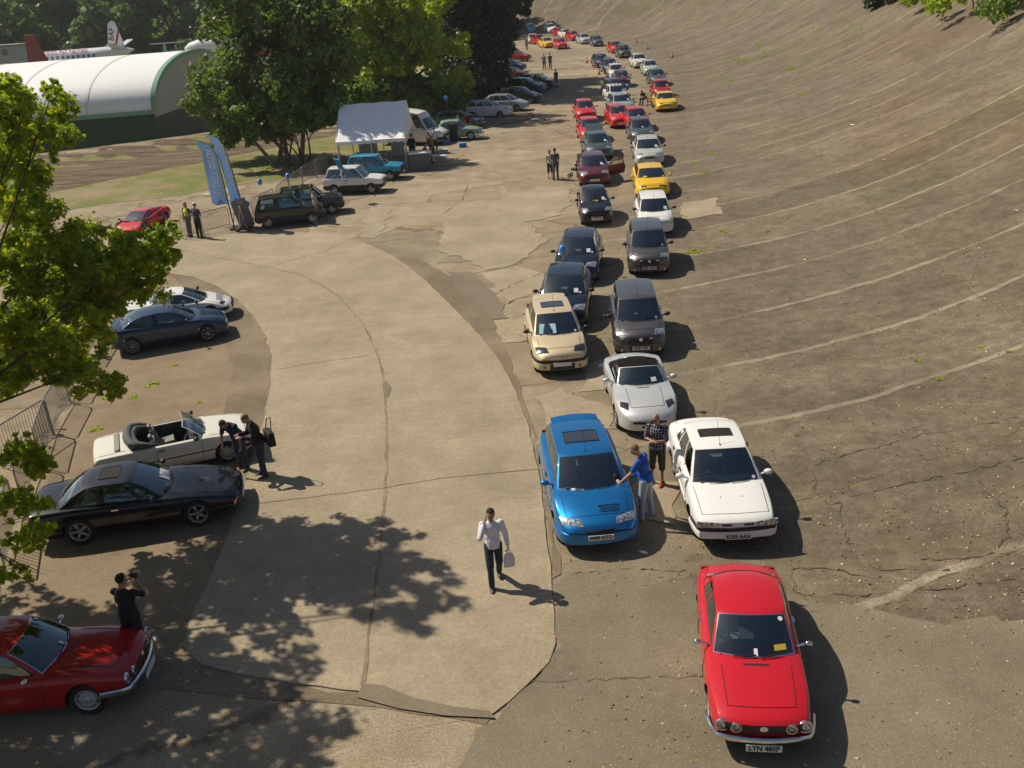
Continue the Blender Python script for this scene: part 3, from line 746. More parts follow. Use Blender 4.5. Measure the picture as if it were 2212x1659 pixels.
# feature helpers used in "extra"
def grille(y,z0,z1,mat=None,off=.004,name='grille'):
    return lambda s,r:s.noseq(-y,y,z0,z1,off).build(name,mat or M_blk,r)
def bump(z0,z1,off,mat,xs=.55,end=1,name='bumper'):
    return lambda s,r:s.wrap(z0,z1,off,s.L/2-xs,end,.07).build(name,mat,r)
def tails(y0,y1,z0,z1):
    def f(s,r):
        for sg in(1,-1):s.noseq(sg*y0,sg*y1,z0,z1,.008,-1).build('tail_light',M_red,r)
    return f
def sunroof(u0,u1,v,mat=None,open_=False):
    def f(s,r):
        mb=MB();G=[[s.roofp(u,q)+Vector((0,0,.006)) for q in np.linspace(-v,v,7)] for u in np.linspace(u0,u1,4)]
        mb.grid(G)
        fr=MB()
        ring=[s.roofp(u0,q) for q in np.linspace(-v,v,7)]+[s.roofp(u,v) for u in np.linspace(u0,u1,4)[1:]]+[s.roofp(u1,q) for q in np.linspace(v,-v,7)[1:]]+[s.roofp(u,-v) for u in np.linspace(u1,u0,4)[1:]]
        fr.tube([p+Vector((0,0,.006)) for p in ring],.012,6,cap=False)
        o=mb.build('sunroof',mat or M_lampd,r);fr.build('seal',M_seal,o)
        if open_:
            mb=MB();G=[[s.roofp(u,q)+Vector((-.0,0,.035)) for q in np.linspace(-v,v,7)] for u in np.linspace(u0-.28,u0-.02,3)]
            mb.grid(G);mb.build('sliding_panel',CARP,r)
    return f
def paper(v,t=.10,w_=.15,h_=.2,mat=None,name='paper_sheet',rot=0):
    def f(s,r):
        wv=w_/ (s.ws(s.xa)*s.cab)/1.0
        G=[[s.wsp(t+h_*k/2,v+wv*(j-.5)+rot*k)+Vector((.010,0,.008)) for j in(0,1)] for k in range(3)]
        mb=MB();mb.grid(G);mb.build(name,mat or M_paper,r)
    return f
def disc(v,t=.1):
    def f(s,r):
        c=s.wsp(t,v);a=(s.wsp(t+.02,v)-c).normalized();b=(s.wsp(t,v+.02)-c).normalized();c=c+Vector((.010,0,.008))
        mb=MB();mb.add([c+(a*math.cos(k*math.pi/6)+b*math.sin(k*math.pi/6))*.042 for k in range(12)],[tuple(range(12))]);mb.build('tax_disc',M_paper,r)
    return f
def badge(x,z,r_=.045,mat=None):
    def f(s,r):
        mb=MB();mb.lathe([(0,.012),(r_*.8,.010),(r_,0)],16,'x',(s.L/2+x,0,z));mb.build('badge',mat or M_chrome,r)
    return f
def topbox(q,mat,name,off=.004):
    return lambda s,r:s.topq(q,off).build(name,mat,r)
def plate(txt=None,**k):return lambda s,r:s.plate(r,txt,**k)
def handles(*xs):
    def f(s,r):
        for x in xs:
            for sg in(1,-1):
                z=s.fbelt(x)-.09;mb=MB();mb.box((x,sg*(s.yside(x,z)+.008),z),(.16,.03,.03));mb.build('door_handle',s.hm,r)
    return f
def sideband(z0,z1,x0,x1,mat,off=.012):
    def f(s,r):
        Ra=s.R+.07
        for sg in(1,-1):
            mb=MB()
            G=[[s.warp((x,sg*(s.yside(x,z)+o_),z)) for z,o_ in((z0,0),(z0,off),(z1,off),(z1,0))] for x in np.linspace(x0,x1,10)];mb.grid(G);mb.build('side_moulding',mat,r)
    return f
Car.D.update(mirr=1,mm=M_blk,aer=True,extra=[],hood=None,doors=[],hm=M_blk,heads=[])
# ---------------------------------------------------------------- vehicle kinds
def nose_round(h,a=.80,b=.90,c=.97):return [(h,a),(h-.06,b),(h-.18,c)]
SP={}
def gtv_extra():
    def roundlamps(s,r):pass
    return [grille(.64,.50,.645,M_blk,.0),badge(.0,.58,.06,M_chrome),
            lambda s,r:s.wrap(.36,.46,.07,s.L/2-.42,1,.035).build('bumper',M_chrome,r),
            lambda s,r:s.wrap(.38,.48,.06,s.L/2-.35,-1,.035).build('bumper',M_chrome,r),
            tails(.48,.66,.60,.70),plate('LYN 485P',z=.30,xo=.075,w_=.52,hgt=.12),
            topbox([(.93,-.20),(.985,-.20),(.985,.20),(.93,.20)],M_blk,'air_vent'),
            paper(.62,.14,.20,.12,M_plateY,'yellow_ticket'),disc(.80,.84),handles(-.42),paper(.02,.05,.06,.16)]
SP['gtv']=Car('classic_coupe',L=4.08,W=1.58,H=1.31,fx=1.27,rx=-1.08,R=.30,plan=[(-2.04,.84),(-1.95,.90),(-1.6,.965),(-.9,1),(.5,1),(1.3,.985),(1.75,.93),(1.95,.88),(2.04,.84)],
  top=[(-2.04,.66),(-1.98,.78),(-1.7,.84),(-1.3,.90),(-.5,.89),(.6,.90),(1.0,.88),(1.6,.80),(1.9,.735),(2.0,.69),(2.04,.655)],
  belt=[(-2.04,.58),(-1.9,.72),(-1.2,.79),(.5,.80),(1.3,.765),(1.85,.69),(2.0,.64),(2.04,.60)],bot=[(-2.04,.36),(-1.8,.26),(-1.3,.20),(1.3,.20),(1.8,.28),(2.04,.36)],
  xa=.62,xb=.08,xc=-.92,xd=-1.42,wr=.55,cab=.93,crown=.05,hn=3.2,bowB=.22,bowT=.10,bowR=.12,tum=.07,archf=.03,archr=.06,sidew=[(.12,.42),(.46,.97)],chrome=True,rim='steel',mirr=2,mm=M_chrome,aer=False,hm=M_chrome,
  bow=.14,doors=[(.60,-.52)],hood=(1.78,.92,.50),heads=[('round',.60,.585,.088,.0),('round',.40,.575,.072,.0)],extra=gtv_extra())
SP['tempra']=Car('saloon_car',L=4.35,W=1.69,H=1.43,fx=1.33,rx=-1.21,R=.295,plan=[(-2.175,.88),(-2.1,.94),(-1.8,.985),(-1,1),(.8,1),(1.6,.985),(2.0,.93),(2.12,.90),(2.175,.87)],
  top=[(-2.175,.78),(-2.12,.99),(-1.9,1.03),(-1.5,1.02),(0,.96),(.95,.945),(1.5,.87),(2.0,.775),(2.12,.74),(2.175,.70)],
  belt=[(-2.175,.72),(-2.05,.93),(-1.5,.95),(0,.90),(.95,.88),(1.6,.80),(2.05,.72),(2.175,.66)],bot=[(-2.175,.34),(-1.9,.22),(1.9,.22),(2.175,.32)],
  xa=.86,xb=.20,xc=-1.10,xd=-1.68,wr=.575,cab=.93,bowB=.17,bowT=.07,hn=4,tum=.06,crown=.035,sidew=[(.17,.30),(.33,.62),(.65,.96)],
  doors=[(.84,-.12),(-.14,-1.0)],hood=(1.97,1.0,.66),bow=.10,mm=CARP,
  heads=[('nose',.80,.40,.585,.70,M_lamp)],extra=[grille(.36,.60,.695,CARP,.006,'front_panel'),
   lambda s,r:(s.noseq(.12,.32,.625,.665,.012).build('grille',M_blk,r),s.noseq(-.32,-.12,.625,.665,.012).build('grille',M_blk,r)),
   bump(.50,.565,.035,M_blk,.5,name='bumper_strip'),bump(.36,.50,.045,CARP,.6),bump(.36,.55,.04,CARP,.6,-1),plate('K259 AAN',z=.40,xo=.05),sunroof(.40,.66,.62,M_gap),disc(.82),
   sideband(.50,.545,-.85,.95,CARP),handles(.05,-.9),tails(.5,.76,.62,.80),
   lambda s,r:[s.topq([(1.45,y-.012),(1.48,y-.012),(1.48,y+.012),(1.45,y+.012)],.01,3).build('washer_jet',M_blk,r) for y in(.22,-.22)]])
def scoop(s,r):
    q=[(1.62,.02),(1.48,.09),(1.48,.40),(1.62,.47)]
    mb=s.topq([(1.64,.05),(1.50,.02),(1.50,.46),(1.64,.40)],.006);mb.build('bonnet_scoop',paint('deep_blue_paint',(.01,.05,.14),.3),r)
    mb=MB();P=[s.warp((x,y,s.zt(x,y)+.012)) for x,y in ((1.50,.02),(1.64,.06),(1.655,.10),(1.655,.38),(1.64,.42),(1.50,.46),(1.50,.02))];mb.tube(P,.010,6,cap=False);mb.build('bonnet_scoop',CARP,r)
def spoiler(s,r):
    mb=MB();G=[[s.roofp(0,v)+Vector((-dx,0,dz)) for v in np.linspace(-.93,.93,9)] for dx,dz in((-.10,.005),(.0,.03),(.20,.035),(.22,.015),(.05,-.03))];mb.grid(G);mb.build('roof_spoiler',CARP,r)
def hatchspec(name,L,W,H,front=.74,cowl=.93,belt_=.88,tailz=.98,lamp=None,**k):
    h=L/2
    d=dict(L=L,W=W,H=H,fx=h-.80,rx=-h+.66,R=.29,plan=[(-h,.86),(-h+.08,.93),(-h+.35,.985),(-.6,1),(.6,1),(h-.6,.98),(h-.25,.93),(h-.08,.85),(h,.76)],
     top=[(-h,.80),(-h+.05,tailz),(-h+.3,tailz+.02),(0,cowl+.03),(h-1.05,cowl),(h-.65,cowl-.07),(h-.3,front+.04),(h-.1,front-.03),(h-.03,front-.08),(h,front-.14)],
     belt=[(-h,.74),(-h+.08,tailz-.05),(0,belt_+.02),(h-1.05,belt_),(h-.6,belt_-.10),(h-.25,front-.08),(h-.08,front-.16),(h,front-.20)],
     bot=[(-h,.34),(-h+.3,.22),(h-.3,.22),(h,.26)],xa=h-1.17,xb=h-1.85,xc=-h+.42,xd=-h+.10,wr=W*.345,cab=.92,bowB=.20,bowT=.09,bowR=.05,hn=3,tum=.06,
     doors=[(h-1.12,h-2.25)],hood=(h-.28,h-.92,W*.36),bow=.16,heads=[('top',[(h-.10,.36),(h-.34,.42),(h-.50,W*.445),(h-.16,W*.43)],lamp or M_lamp)],
     extra=[grille(W*.16,front-.24,front-.155),bump(.30,.50,.03,CARP,.5),bump(.34,.56,.03,CARP,.5,-1),plate(z=.40,xo=.035),handles(h-2.1),tails(.55,.74,.62,.95),disc(.8)])
    ex=k.pop('more',[]);d.update(k);d['extra']=d['extra']+ex;return Car(name,**d)
SP['bravo']=hatchspec('hatchback_car',4.02,1.755,1.42,.74,.96,.90,1.0,xa=.80,xb=.10,sidew=[(.05,.40),(.44,.96)],mm=CARP,
   heads=[('top',[(1.97,.34),(1.82,.36),(1.66,.77),(1.86,.74)],M_lamp)],
   extra=[grille(.30,.50,.56,M_blk,.0),bump(.28,.50,.035,CARP,.55),bump(.34,.56,.03,CARP,.5,-1),plate('P999 NTO',z=.44,xo=.05),scoop,spoiler,sunroof(.42,.72,.62),disc(.8),handles(-.1),tails(.55,.74,.7,1.0),paper(-.42,.0,.26,.05,rot=.0),sideband(.42,.46,-1.0,1.0,CARP)])
SP['bravo'].cab=.90
SP['hatch']=hatchspec('hatchback_car',4.0,1.74,1.42,.78,.96,.90,1.0,sidew=[(.05,.32),(.36,.64),(.68,.96)],more=[paper(.62,.10),sideband(.42,.46,-1.0,1.0,M_blk)])
SP['punto']=hatchspec('hatchback_car',3.8,1.64,1.46,.82,1.0,.93,1.02,sidew=[(.05,.32),(.36,.64),(.68,.96)],mm=CARP,more=[paper(.1,.03,.12,.1)])
SP['gold']=hatchspec('hatchback_car',3.8,1.65,1.46,.80,.98,.92,1.02,lamp=M_lampd,sidew=[(.05,.44),(.49,.96)],
   extra=[grille(.36,.56,.64,CARP,.004,'front_panel'),badge(.01,.60,.04,M_alloy),bump(.47,.55,.035,M_blk,.5,name='bumper_strip'),bump(.26,.46,.035,CARP,.55),grille(.36,.27,.44,M_blk,.042,'air_intake'),bump(.34,.56,.03,CARP,.5,-1),plate(z=.44,xo=.06),
   lambda s,r:[s.noseq(y,y+.022,.31,.39,.045).build('bumper_slot',M_blk,r) for y in(-.55,-.505,.485,.53)],
   sunroof(.45,.75,.60),disc(.8),handles(-.1),tails(.55,.7,.8,1.1),spoiler,lambda s,r:paper(-.42,.06,.52,.40,simple('sunshade',(.35,.55,.62),.4,.3,noise=60),'sun_shade')(s,r)])
SP['panda100']=hatchspec('city_car',3.58,1.60,1.56,.86,1.03,.96,1.05,sidew=[(.05,.30),(.34,.62),(.66,.97)],rim='dark',lamp=M_lamp,wr=.60,xc=-1.62,xd=-1.74,xa=.86,xb=.36,
   heads=[('top',[(1.73,.40),(1.52,.44),(1.36,.74),(1.66,.72)],M_lamp)],
   more=[badge(.0,.66,.06),lambda s,r:s.noseq(-.36,.36,.665,.70,.0).build('chrome_strip',M_chrome,r),grille(.36,.50,.66,M_blk,.006),grille(.34,.26,.47,M_blk,.034,'air_intake'),
    lambda s,r:[MBlathe(s,y,.33,.045,.045).build('fog_light',M_lamp,r) for y in(-.56,.56)]])
def MBlathe(s,y,z,r,xo):
    mb=MB();p=s.warp((s.L/2+xo-.005,y,z));mb.lathe([(0,.01),(r*.8,.008),(r,0),(r,-.03)],14,'x',p);return mb
SP['seicento']=hatchspec('city_car',3.34,1.51,1.43,.80,.97,.90,.98,sidew=[(.05,.42),(.47,.96)],more=[paper(.62,.10),paper(0,.03,.26,.08,M_plateY,'yellow_card'),plate('Y608 BFW',z=.44,xo=.05)],lamp=M_lamp)
SP['uno']=hatchspec('hatchback_car',3.69,1.56,1.45,.84,.98,.93,1.0,hn=5,bow=.07,crown=.03,sidew=[(.05,.32),(.36,.64),(.68,.96)],wr=.57,xa=.83,xb=.30,
   heads=[('nose',.70,.40,.60,.70,M_lamp)],more=[paper(.72,.12),sideband(.46,.52,-.9,.9,M_blk)])
SP['coupe']=hatchspec('coupe_car',4.25,1.76,1.33,.72,.93,.86,.98,sidew=[(.10,.46),(.50,.96)],mm=CARP,xc=-1.15,xd=-1.75,xa=.95,xb=.28,hn=5,
   heads=[('top',[(2.05,.30),(1.95,.30),(1.93,.66),(2.04,.66)],M_lampd)],more=[lambda s,r:s.topq([(1.98,-.28),(1.93,-.28),(1.93,.28),(1.98,.28)],.006).build('grille',M_blk,r),paper(-.45,.04,.2,.12,M_plateY,'yellow_card')])
SP['sale']=hatchspec('saloon_car',4.4,1.73,1.42,.74,.94,.89,.98,sidew=[(.16,.30),(.33,.62),(.65,.96)],xc=-1.15,xd=-1.65,xa=1.0,xb=.38,more=[paper(.7,.1)])
SP['barchetta']=Car('roadster',L=3.92,W=1.64,H=1.25,fx=1.16,rx=-1.12,R=.295,plan=[(-1.96,.62),(-1.88,.78),(-1.65,.93),(-1.1,1),(0,.965),(1.1,.99),(1.6,.92),(1.82,.80),(1.92,.66),(1.96,.55)],
  top=[(-1.96,.66),(-1.85,.84),(-1.4,.93),(-.6,.90),(.5,.90),(1.0,.85),(1.5,.75),(1.8,.66),(1.92,.58),(1.96,.53)],
  belt=[(-1.96,.60),(-1.85,.75),(-1.2,.88),(-.5,.84),(.5,.83),(1.1,.80),(1.6,.68),(1.85,.56),(1.96,.47)],bot=[(-1.96,.36),(-1.7,.22),(1.7,.20),(1.96,.26)],
  xa=.42,xb=.0,xc=-.62,xd=-1.12,wr=.53,cab=.86,crown=.055,hn=2.4,bowB=.24,bowT=.12,bowR=.14,tum=.05,roof='fabric',archr=.10,sidew=[(.30,.96)],bow=.22,mm=CARP,aer=False,
  doors=[(.5,-.45)],hood=(1.62,.72,.42),heads=[('top',[(1.72,.50),(1.44,.46),(1.36,.66),(1.58,.70)],M_lampd)],
  extra=[grille(.42,.40,.45,M_blk,.02),plate('R87',y=-.14,z=.34,xo=.03,w_=.24,mat=CARP,hgt=.10),paper(.52,.12),bump(.22,.40,.01,CARP,.3),
   lambda s,r:s.topq([(.74,-.16),(.78,-.16),(.78,.16),(.74,.16)],.004).build('bonnet_vents',M_blk,r),tails(.4,.5,.6,.7)])
SP['pandamk1']=Car('small_hatchback',L=3.4,W=1.50,H=1.47,fx=1.08,rx=-1.09,R=.29,plan=[(-1.7,.92),(-1.62,.97),(-1.2,1),(1.2,.99),(1.62,.95),(1.7,.91)],
  top=[(-1.7,.84),(-1.66,.93),(-1.4,.94),(.8,.93),(1.2,.90),(1.62,.85),(1.68,.82),(1.7,.78)],belt=[(-1.7,.80),(-1.6,.90),(.8,.90),(1.6,.81),(1.7,.76)],bot=[(-1.7,.34),(-1.4,.26),(1.4,.26),(1.7,.34)],
  xa=.72,xb=.22,xc=-1.38,xd=-1.62,wr=.56,cab=.95,crown=.02,hn=6,bowB=.05,bowT=.02,bowR=.02,tum=.02,bow=.03,tbow=.02,tuck=.02,rim='steel',lowz=.50,archf=.01,archr=.02,sidew=[(.06,.44),(.50,.96)],
  doors=[(.70,-.42)],hood=(1.6,.78,.62),heads=[('nose',.68,.44,.58,.74,M_lamp)],extra=[grille(.42,.58,.74),bump(.36,.54,.04,M_blk,.6),bump(.36,.54,.04,M_blk,.6,-1),plate(z=.44,xo=.05),handles(-.3),tails(.5,.7,.6,.8)],aer=False)
SP['gt400']=Car('grand_tourer',L=4.81,W=1.80,H=1.31,fx=1.42,rx=-1.28,R=.335,plan=[(-2.405,.86),(-2.3,.93),(-1.9,.98),(-1,1),(1,1),(1.9,.95),(2.3,.88),(2.405,.82)],
  top=[(-2.405,.72),(-2.37,.90),(-2.0,.95),(-1.6,.96),(0,.90),(.7,.88),(1.5,.80),(2.1,.70),(2.33,.64),(2.405,.58)],belt=[(-2.405,.70),(-2.3,.87),(-1.5,.90),(0,.86),(.8,.84),(1.6,.76),(2.2,.65),(2.405,.56)],
  bot=[(-2.405,.40),(-2.0,.24),(1.9,.22),(2.2,.28),(2.405,.36)],xa=.70,xb=-.02,xc=-1.02,xd=-1.62,wr=.58,cab=.93,crown=.03,hn=5,bowB=.16,bowT=.06,bowR=.10,tum=.07,tuck=.12,archf=.02,archr=.03,sidew=[(.10,.38),(.42,.80),(.83,.97)],mm=M_blk,
  doors=[(.78,-.50)],hood=(2.22,.86,.62),bow=.10,rim='alloy',aer=False,hm=M_chrome,seat=M_seatT,heads=[('nose',.86,.56,.44,.52,M_amber),('nose',.54,.36,.44,.52,M_lamp)],
  extra=[grille(.62,.36,.43),bump(.40,.47,.05,M_blk,.8),bump(.42,.50,.05,M_blk,.8,-1),sunroof(.30,.72,.50,M_gap),topbox([(1.72,.14),(1.45,.14),(1.45,-.14),(1.72,-.14)],M_blk,'bonnet_louvres'),plate(z=.34,xo=.05),
   topbox([(2.26,.42),(2.10,.42),(2.10,.70),(2.26,.70)],M_blk,'lamp_cover'),topbox([(2.26,-.70),(2.10,-.70),(2.10,-.42),(2.26,-.42)],M_blk,'lamp_cover'),handles(-.38),tails(.4,.8,.6,.75),
   lambda s,r:paper(.25,.10,.5,.25,simple('pale_dash_cover',(.55,.56,.58),.8),'dash_cover')(s,r)])
SP['spyder']=Car('convertible_car',L=4.35,W=1.68,H=1.30,fx=1.38,rx=-1.18,R=.31,plan=[(-2.175,.90),(-2.1,.95),(-1.7,.99),(-1,1),(1.2,1),(1.8,.96),(2.1,.91),(2.175,.88)],
  top=[(-2.175,.78),(-2.13,.88),(-1.8,.91),(-1.3,.92),(0,.90),(.7,.91),(1.5,.85),(2.05,.77),(2.13,.74),(2.175,.70)],belt=[(-2.175,.75),(-2.1,.85),(-1.3,.87),(.7,.86),(1.5,.80),(2.1,.72),(2.175,.68)],
  bot=[(-2.175,.36),(-1.8,.22),(1.8,.22),(2.175,.34)],xa=.78,xb=.28,xc=-.9,xd=-1.15,wr=.60,cab=.93,crown=.03,hn=5,bowB=.12,bowT=.05,tum=.04,open=True,aer=False,tuck=.08,doors=[(.72,-.5)],hood=(2.0,.95,.64),bow=.08,rim='steel',
  heads=[('nose',.70,.38,.56,.70,M_lamp)],extra=[grille(.36,.56,.68),bump(.38,.50,.05,M_blk,.6),bump(.38,.50,.05,M_blk,.6,-1),plate(z=.40,xo=.06),handles(-.36),tails(.45,.80,.60,.76),sideband(.50,.53,-1.9,1.9,M_blk,.008),
   lambda s,r:foldtop(s,r)])
def foldtop(s,r):
    mb=MB();P=[Vector((-.62+0*k,y,.98)) for k,y in enumerate([0])]
    path=[(-.55,.70,.93),(-.85,.70,.99),(-1.10,.60,1.02),(-1.18,.3,1.04),(-1.20,0,1.05),(-1.18,-.3,1.04),(-1.10,-.60,1.02),(-.85,-.70,.99),(-.55,-.70,.93)]
    mb.tube(path,[.04,.09,.12,.13,.13,.13,.12,.09,.04],10);path=[(x+.13,y*.86,z-.05) for x,y,z in path];mb.tube(path,[.03,.06,.1,.1,.1,.1,.1,.06,.03],10);mb.build('folded_hood',M_hood,r)
M_hood=simple('grey_hood_fabric',(.07,.08,.085),.75,noise=6)
SP['shamal']=hatchspec('coupe_car',4.15,1.78,1.30,.72,.90,.86,.98,sidew=[(.10,.46),(.50,.96)],xc=-1.05,xd=-1.62,xa=.80,xb=.14,hn=5,bow=.08,rim='seven',R=.315,wr=.58,mm=CARP,tuck=.1,
   heads=[('nose',.70,.36,.50,.60,M_lamp)])
SP['midcoupe']=hatchspec('sports_coupe',3.85,1.70,1.17,.60,.80,.76,.92,sidew=[(.42,.97)],xc=-.55,xd=-1.05,xa=.85,xb=.12,hn=4,bow=.14,R=.30,wr=.54,aer=False,doors=[(.72,-.42)],
   heads=[('top',[(1.72,.42),(1.55,.42),(1.52,.66),(1.66,.66)],M_lampd)],more=[topbox([(1.60,-.42),(1.36,-.42),(1.36,.42),(1.60,.42)],simple('grey_louvre',(.25,.25,.27),.5),'bonnet_louvres'),bump(.36,.50,.05,M_blk,.6)])
SP['wedge']=Car('wedge_supercar',L=4.14,W=2.0,H=1.07,fx=1.28,rx=-1.17,R=.32,plan=[(-2.07,.93),(-1.6,1),(-1.0,1),(-.2,.93),(.8,.90),(1.3,.92),(1.8,.86),(2.07,.74)],
  top=[(-2.07,.80),(-2.0,.93),(-1.2,.98),(-.6,.90),(0,.80),(.9,.68),(1.5,.54),(2.0,.36),(2.07,.30)],belt=[(-2.07,.78),(-1.9,.88),(-1.2,.90),(-.4,.80),(.9,.64),(1.5,.52),(2.0,.32),(2.07,.28)],
  bot=[(-2.07,.40),(-1.8,.20),(1.8,.15),(2.07,.18)],xa=1.12,xb=.10,xc=-.42,xd=-1.5,wr=.50,cab=.84,crown=.02,hn=3.5,bowB=.10,bowT=.05,tum=.12,archf=.0,archr=.0,sidew=[(.52,.95)],aer=False,bow=.12,doors=[(.95,-.25)],
  heads=[('top',[(1.86,.46),(1.70,.46),(1.68,.70),(1.80,.70)],M_lamp)],extra=[grille(.5,.19,.27),lambda s,r:[topbox([(-.55,y),(-1.0,y),(-1.0,y+.16),(-.55,y+.16)],M_blk,'air_scoop',.05)(s,r) for y in(.60,-.76)],tails(.4,.8,.6,.8),
   lambda s,r:[sidescoop(s,sg).build('side_intake',M_blk,r) for sg in(1,-1)]])
def sidescoop(s,sg):
    mb=MB();mb.add([s.warp((x,sg*(s.yside(x,z)+.01),z)) for x,z in((-.30,.62),(-.52,.74),(-.85,.70),(-.62,.50))],[(0,1,2,3)]);return mb
SP['van']=Car('panel_van',L=5.0,W=1.95,H=2.45,fx=1.72,rx=-1.5,R=.33,plan=[(-2.5,.96),(-2.4,.99),(1.2,1),(1.9,.96),(2.3,.86),(2.44,.78),(2.5,.70)],
  top=[(-2.5,1.18),(.9,1.20),(1.5,1.18),(2.0,1.05),(2.3,.95),(2.45,.84),(2.5,.76)],belt=[(-2.5,1.10),(.9,1.12),(1.4,1.08),(1.9,.95),(2.3,.80),(2.5,.66)],bot=[(-2.5,.36),(-2.2,.28),(2.2,.26),(2.5,.32)],
  xa=1.42,xb=.72,xc=-2.40,xd=-2.48,wr=.80,cab=.95,crown=.06,hn=4,bowB=.26,bowT=.16,tum=.02,archf=.22,archr=.03,sidew=[(.80,.975)],aer=False,wwin=(.03,.62),rwin=(.2,.6),bow=.18,rim='steel',bulge=.09,
  doors=[(1.35,.35),(.3,-.9)],hood=(2.2,1.6,.7),heads=[('top',[(2.42,.52),(2.18,.52),(2.02,.86),(2.28,.84)],M_lamp)],extra=[grille(.45,.60,.72),bump(.34,.58,.04,M_blk,.6),plate(z=.50,xo=.05),tails(.75,.88,.8,1.1)])
SP['classic']=Car('classic_saloon',L=3.9,W=1.50,H=1.46,fx=1.2,rx=-1.15,R=.31,plan=[(-1.95,.60),(-1.85,.78),(-1.5,.93),(-.8,1),(.6,1),(1.3,.95),(1.75,.82),(1.9,.68),(1.95,.58)],
  top=[(-1.95,.64),(-1.8,.80),(-1.4,.92),(-.5,.92),(.6,.95),(1.2,.93),(1.7,.84),(1.88,.74),(1.95,.64)],belt=[(-1.95,.58),(-1.7,.70),(-1.0,.84),(.6,.86),(1.3,.80),(1.8,.70),(1.95,.58)],bot=[(-1.95,.38),(-1.6,.24),(1.6,.24),(1.95,.36)],
  xa=.62,xb=.25,xc=-.85,xd=-1.35,wr=.50,cab=.90,crown=.09,hn=2.2,bowB=.16,bowT=.10,bowR=.16,tum=.08,archr=.08,archf=.05,sidew=[(.10,.36),(.41,.64),(.69,.95)],chrome=True,rim='steel',mirr=2,mm=M_chrome,aer=False,hm=M_chrome,
  doors=[(.6,-.15),(-.17,-.85)],hood=(1.8,.8,.4),heads=[('round',.52,.64,.09,-.06)],extra=[grille(.22,.50,.66,M_chrome),bump(.36,.46,.07,M_chrome,.4),plate(z=.34,xo=.08),tails(.4,.5,.55,.66),handles(.0)])
PROTO={}
PAINTS=dict(red=paint('red_paint',(.52,.012,.022)),red2=paint('dark_red_paint',(.40,.008,.012)),redb=paint('bright_red_paint',(.62,.022,.018)),white=paint('white_paint',(.80,.80,.78)),blue=paint('blue_metallic_paint',(.010,.19,.50),.6,.3),silver=paint('silver_paint',(.62,.63,.63),.4,.35),
 gold=paint('gold_paint',(.68,.56,.36),.25),grey=paint('dark_grey_paint',(.11,.105,.105),.55),black=paint('black_paint',(.008,.009,.012)),navy=paint('navy_paint',(.010,.016,.035),.2),maroon=paint('maroon_paint',(.115,.018,.034),.2),yellow=paint('yellow_paint',(.83,.50,.018)),
 green=paint('pale_green_paint',(.22,.33,.25)),dkgreen=paint('dark_green_paint',(.012,.028,.020),.2),tealb=paint('light_blue_paint',(.03,.30,.50)),cream=paint('pale_silver_paint',(.55,.58,.52),.25),pandadk=paint('green_black_paint',(.022,.028,.026)),turq=paint('turquoise_paint',(.02,.42,.44)),
 pgrey=paint('pale_grey_paint',(.38,.42,.43),.3),dkblue=paint('dark_blue_paint',(.015,.035,.075),.3),brown=paint('dark_brown_red_paint',(.10,.012,.008)),grn2=paint('grey_green_paint',(.07,.10,.10),.3),orange=paint('orange_paint',(.70,.25,.02)),spy=paint('ivory_paint',(.72,.71,.63)))
def place_car(spec,pt,head,col,label,cat,group,z=.45,nopos=None,first=None,drop=(),scale=1.):
    if spec not in PROTO:
        PROTO[spec]=SP[spec].make();o=PROTO[spec]
    elif spec in USED:o=copy_tree(PROTO[spec])
    else:o=PROTO[spec]
    USED.add(spec)
    s=SP[spec];d=Vector((math.cos(R(head)),math.sin(R(head)),0))
    p=nopos if nopos is not None else at(pt[0],pt[1],z)-d*(s.L/2)
    L2=s.L/2*.6;h0,h1=H(p.x+d.x*L2,p.y+d.y*L2),H(p.x-d.x*L2,p.y-d.y*L2);n=Vector((-d.y,d.x,0))*.7
    hl,hr=H(p.x+n.x,p.y+n.y),H(p.x-n.x,p.y-n.y)
    fx=Vector((d.x*2*L2,d.y*2*L2,h0-h1)).normalized();ly=Vector((2*n.x,2*n.y,hl-hr)).normalized();up=fx.cross(ly).normalized();ly=up.cross(fx)
    M=Matrix((fx,ly,up)).transposed().to_4x4();M.translation=(p.x,p.y,(h0+h1+hl+hr)/4);o.matrix_world=M
    for ch in KIDS.get(o.name,[]):
        stack=[ch]
        while stack:
            q=stack.pop();stack+=KIDS.get(q.name,[])
            if q.type=='MESH':
                for sl_ in q.material_slots:
                    if sl_.material and (sl_.material.name.startswith('car_paint') or sl_.link=='OBJECT'):
                        sl_.link='OBJECT';sl_.material=PAINTS[col]
    tag(o,label,cat,group);return o
def prune(o,names):
    for ch in list(KIDS.get(o.name,[])):
        if ch.name.split('.')[0] in names:
            for g in KIDS.get(ch.name,[]):bpy.data.objects.remove(g)
            KIDS[o.name].remove(ch);bpy.data.objects.remove(ch)
USED=set()
def copy_slot_note():pass
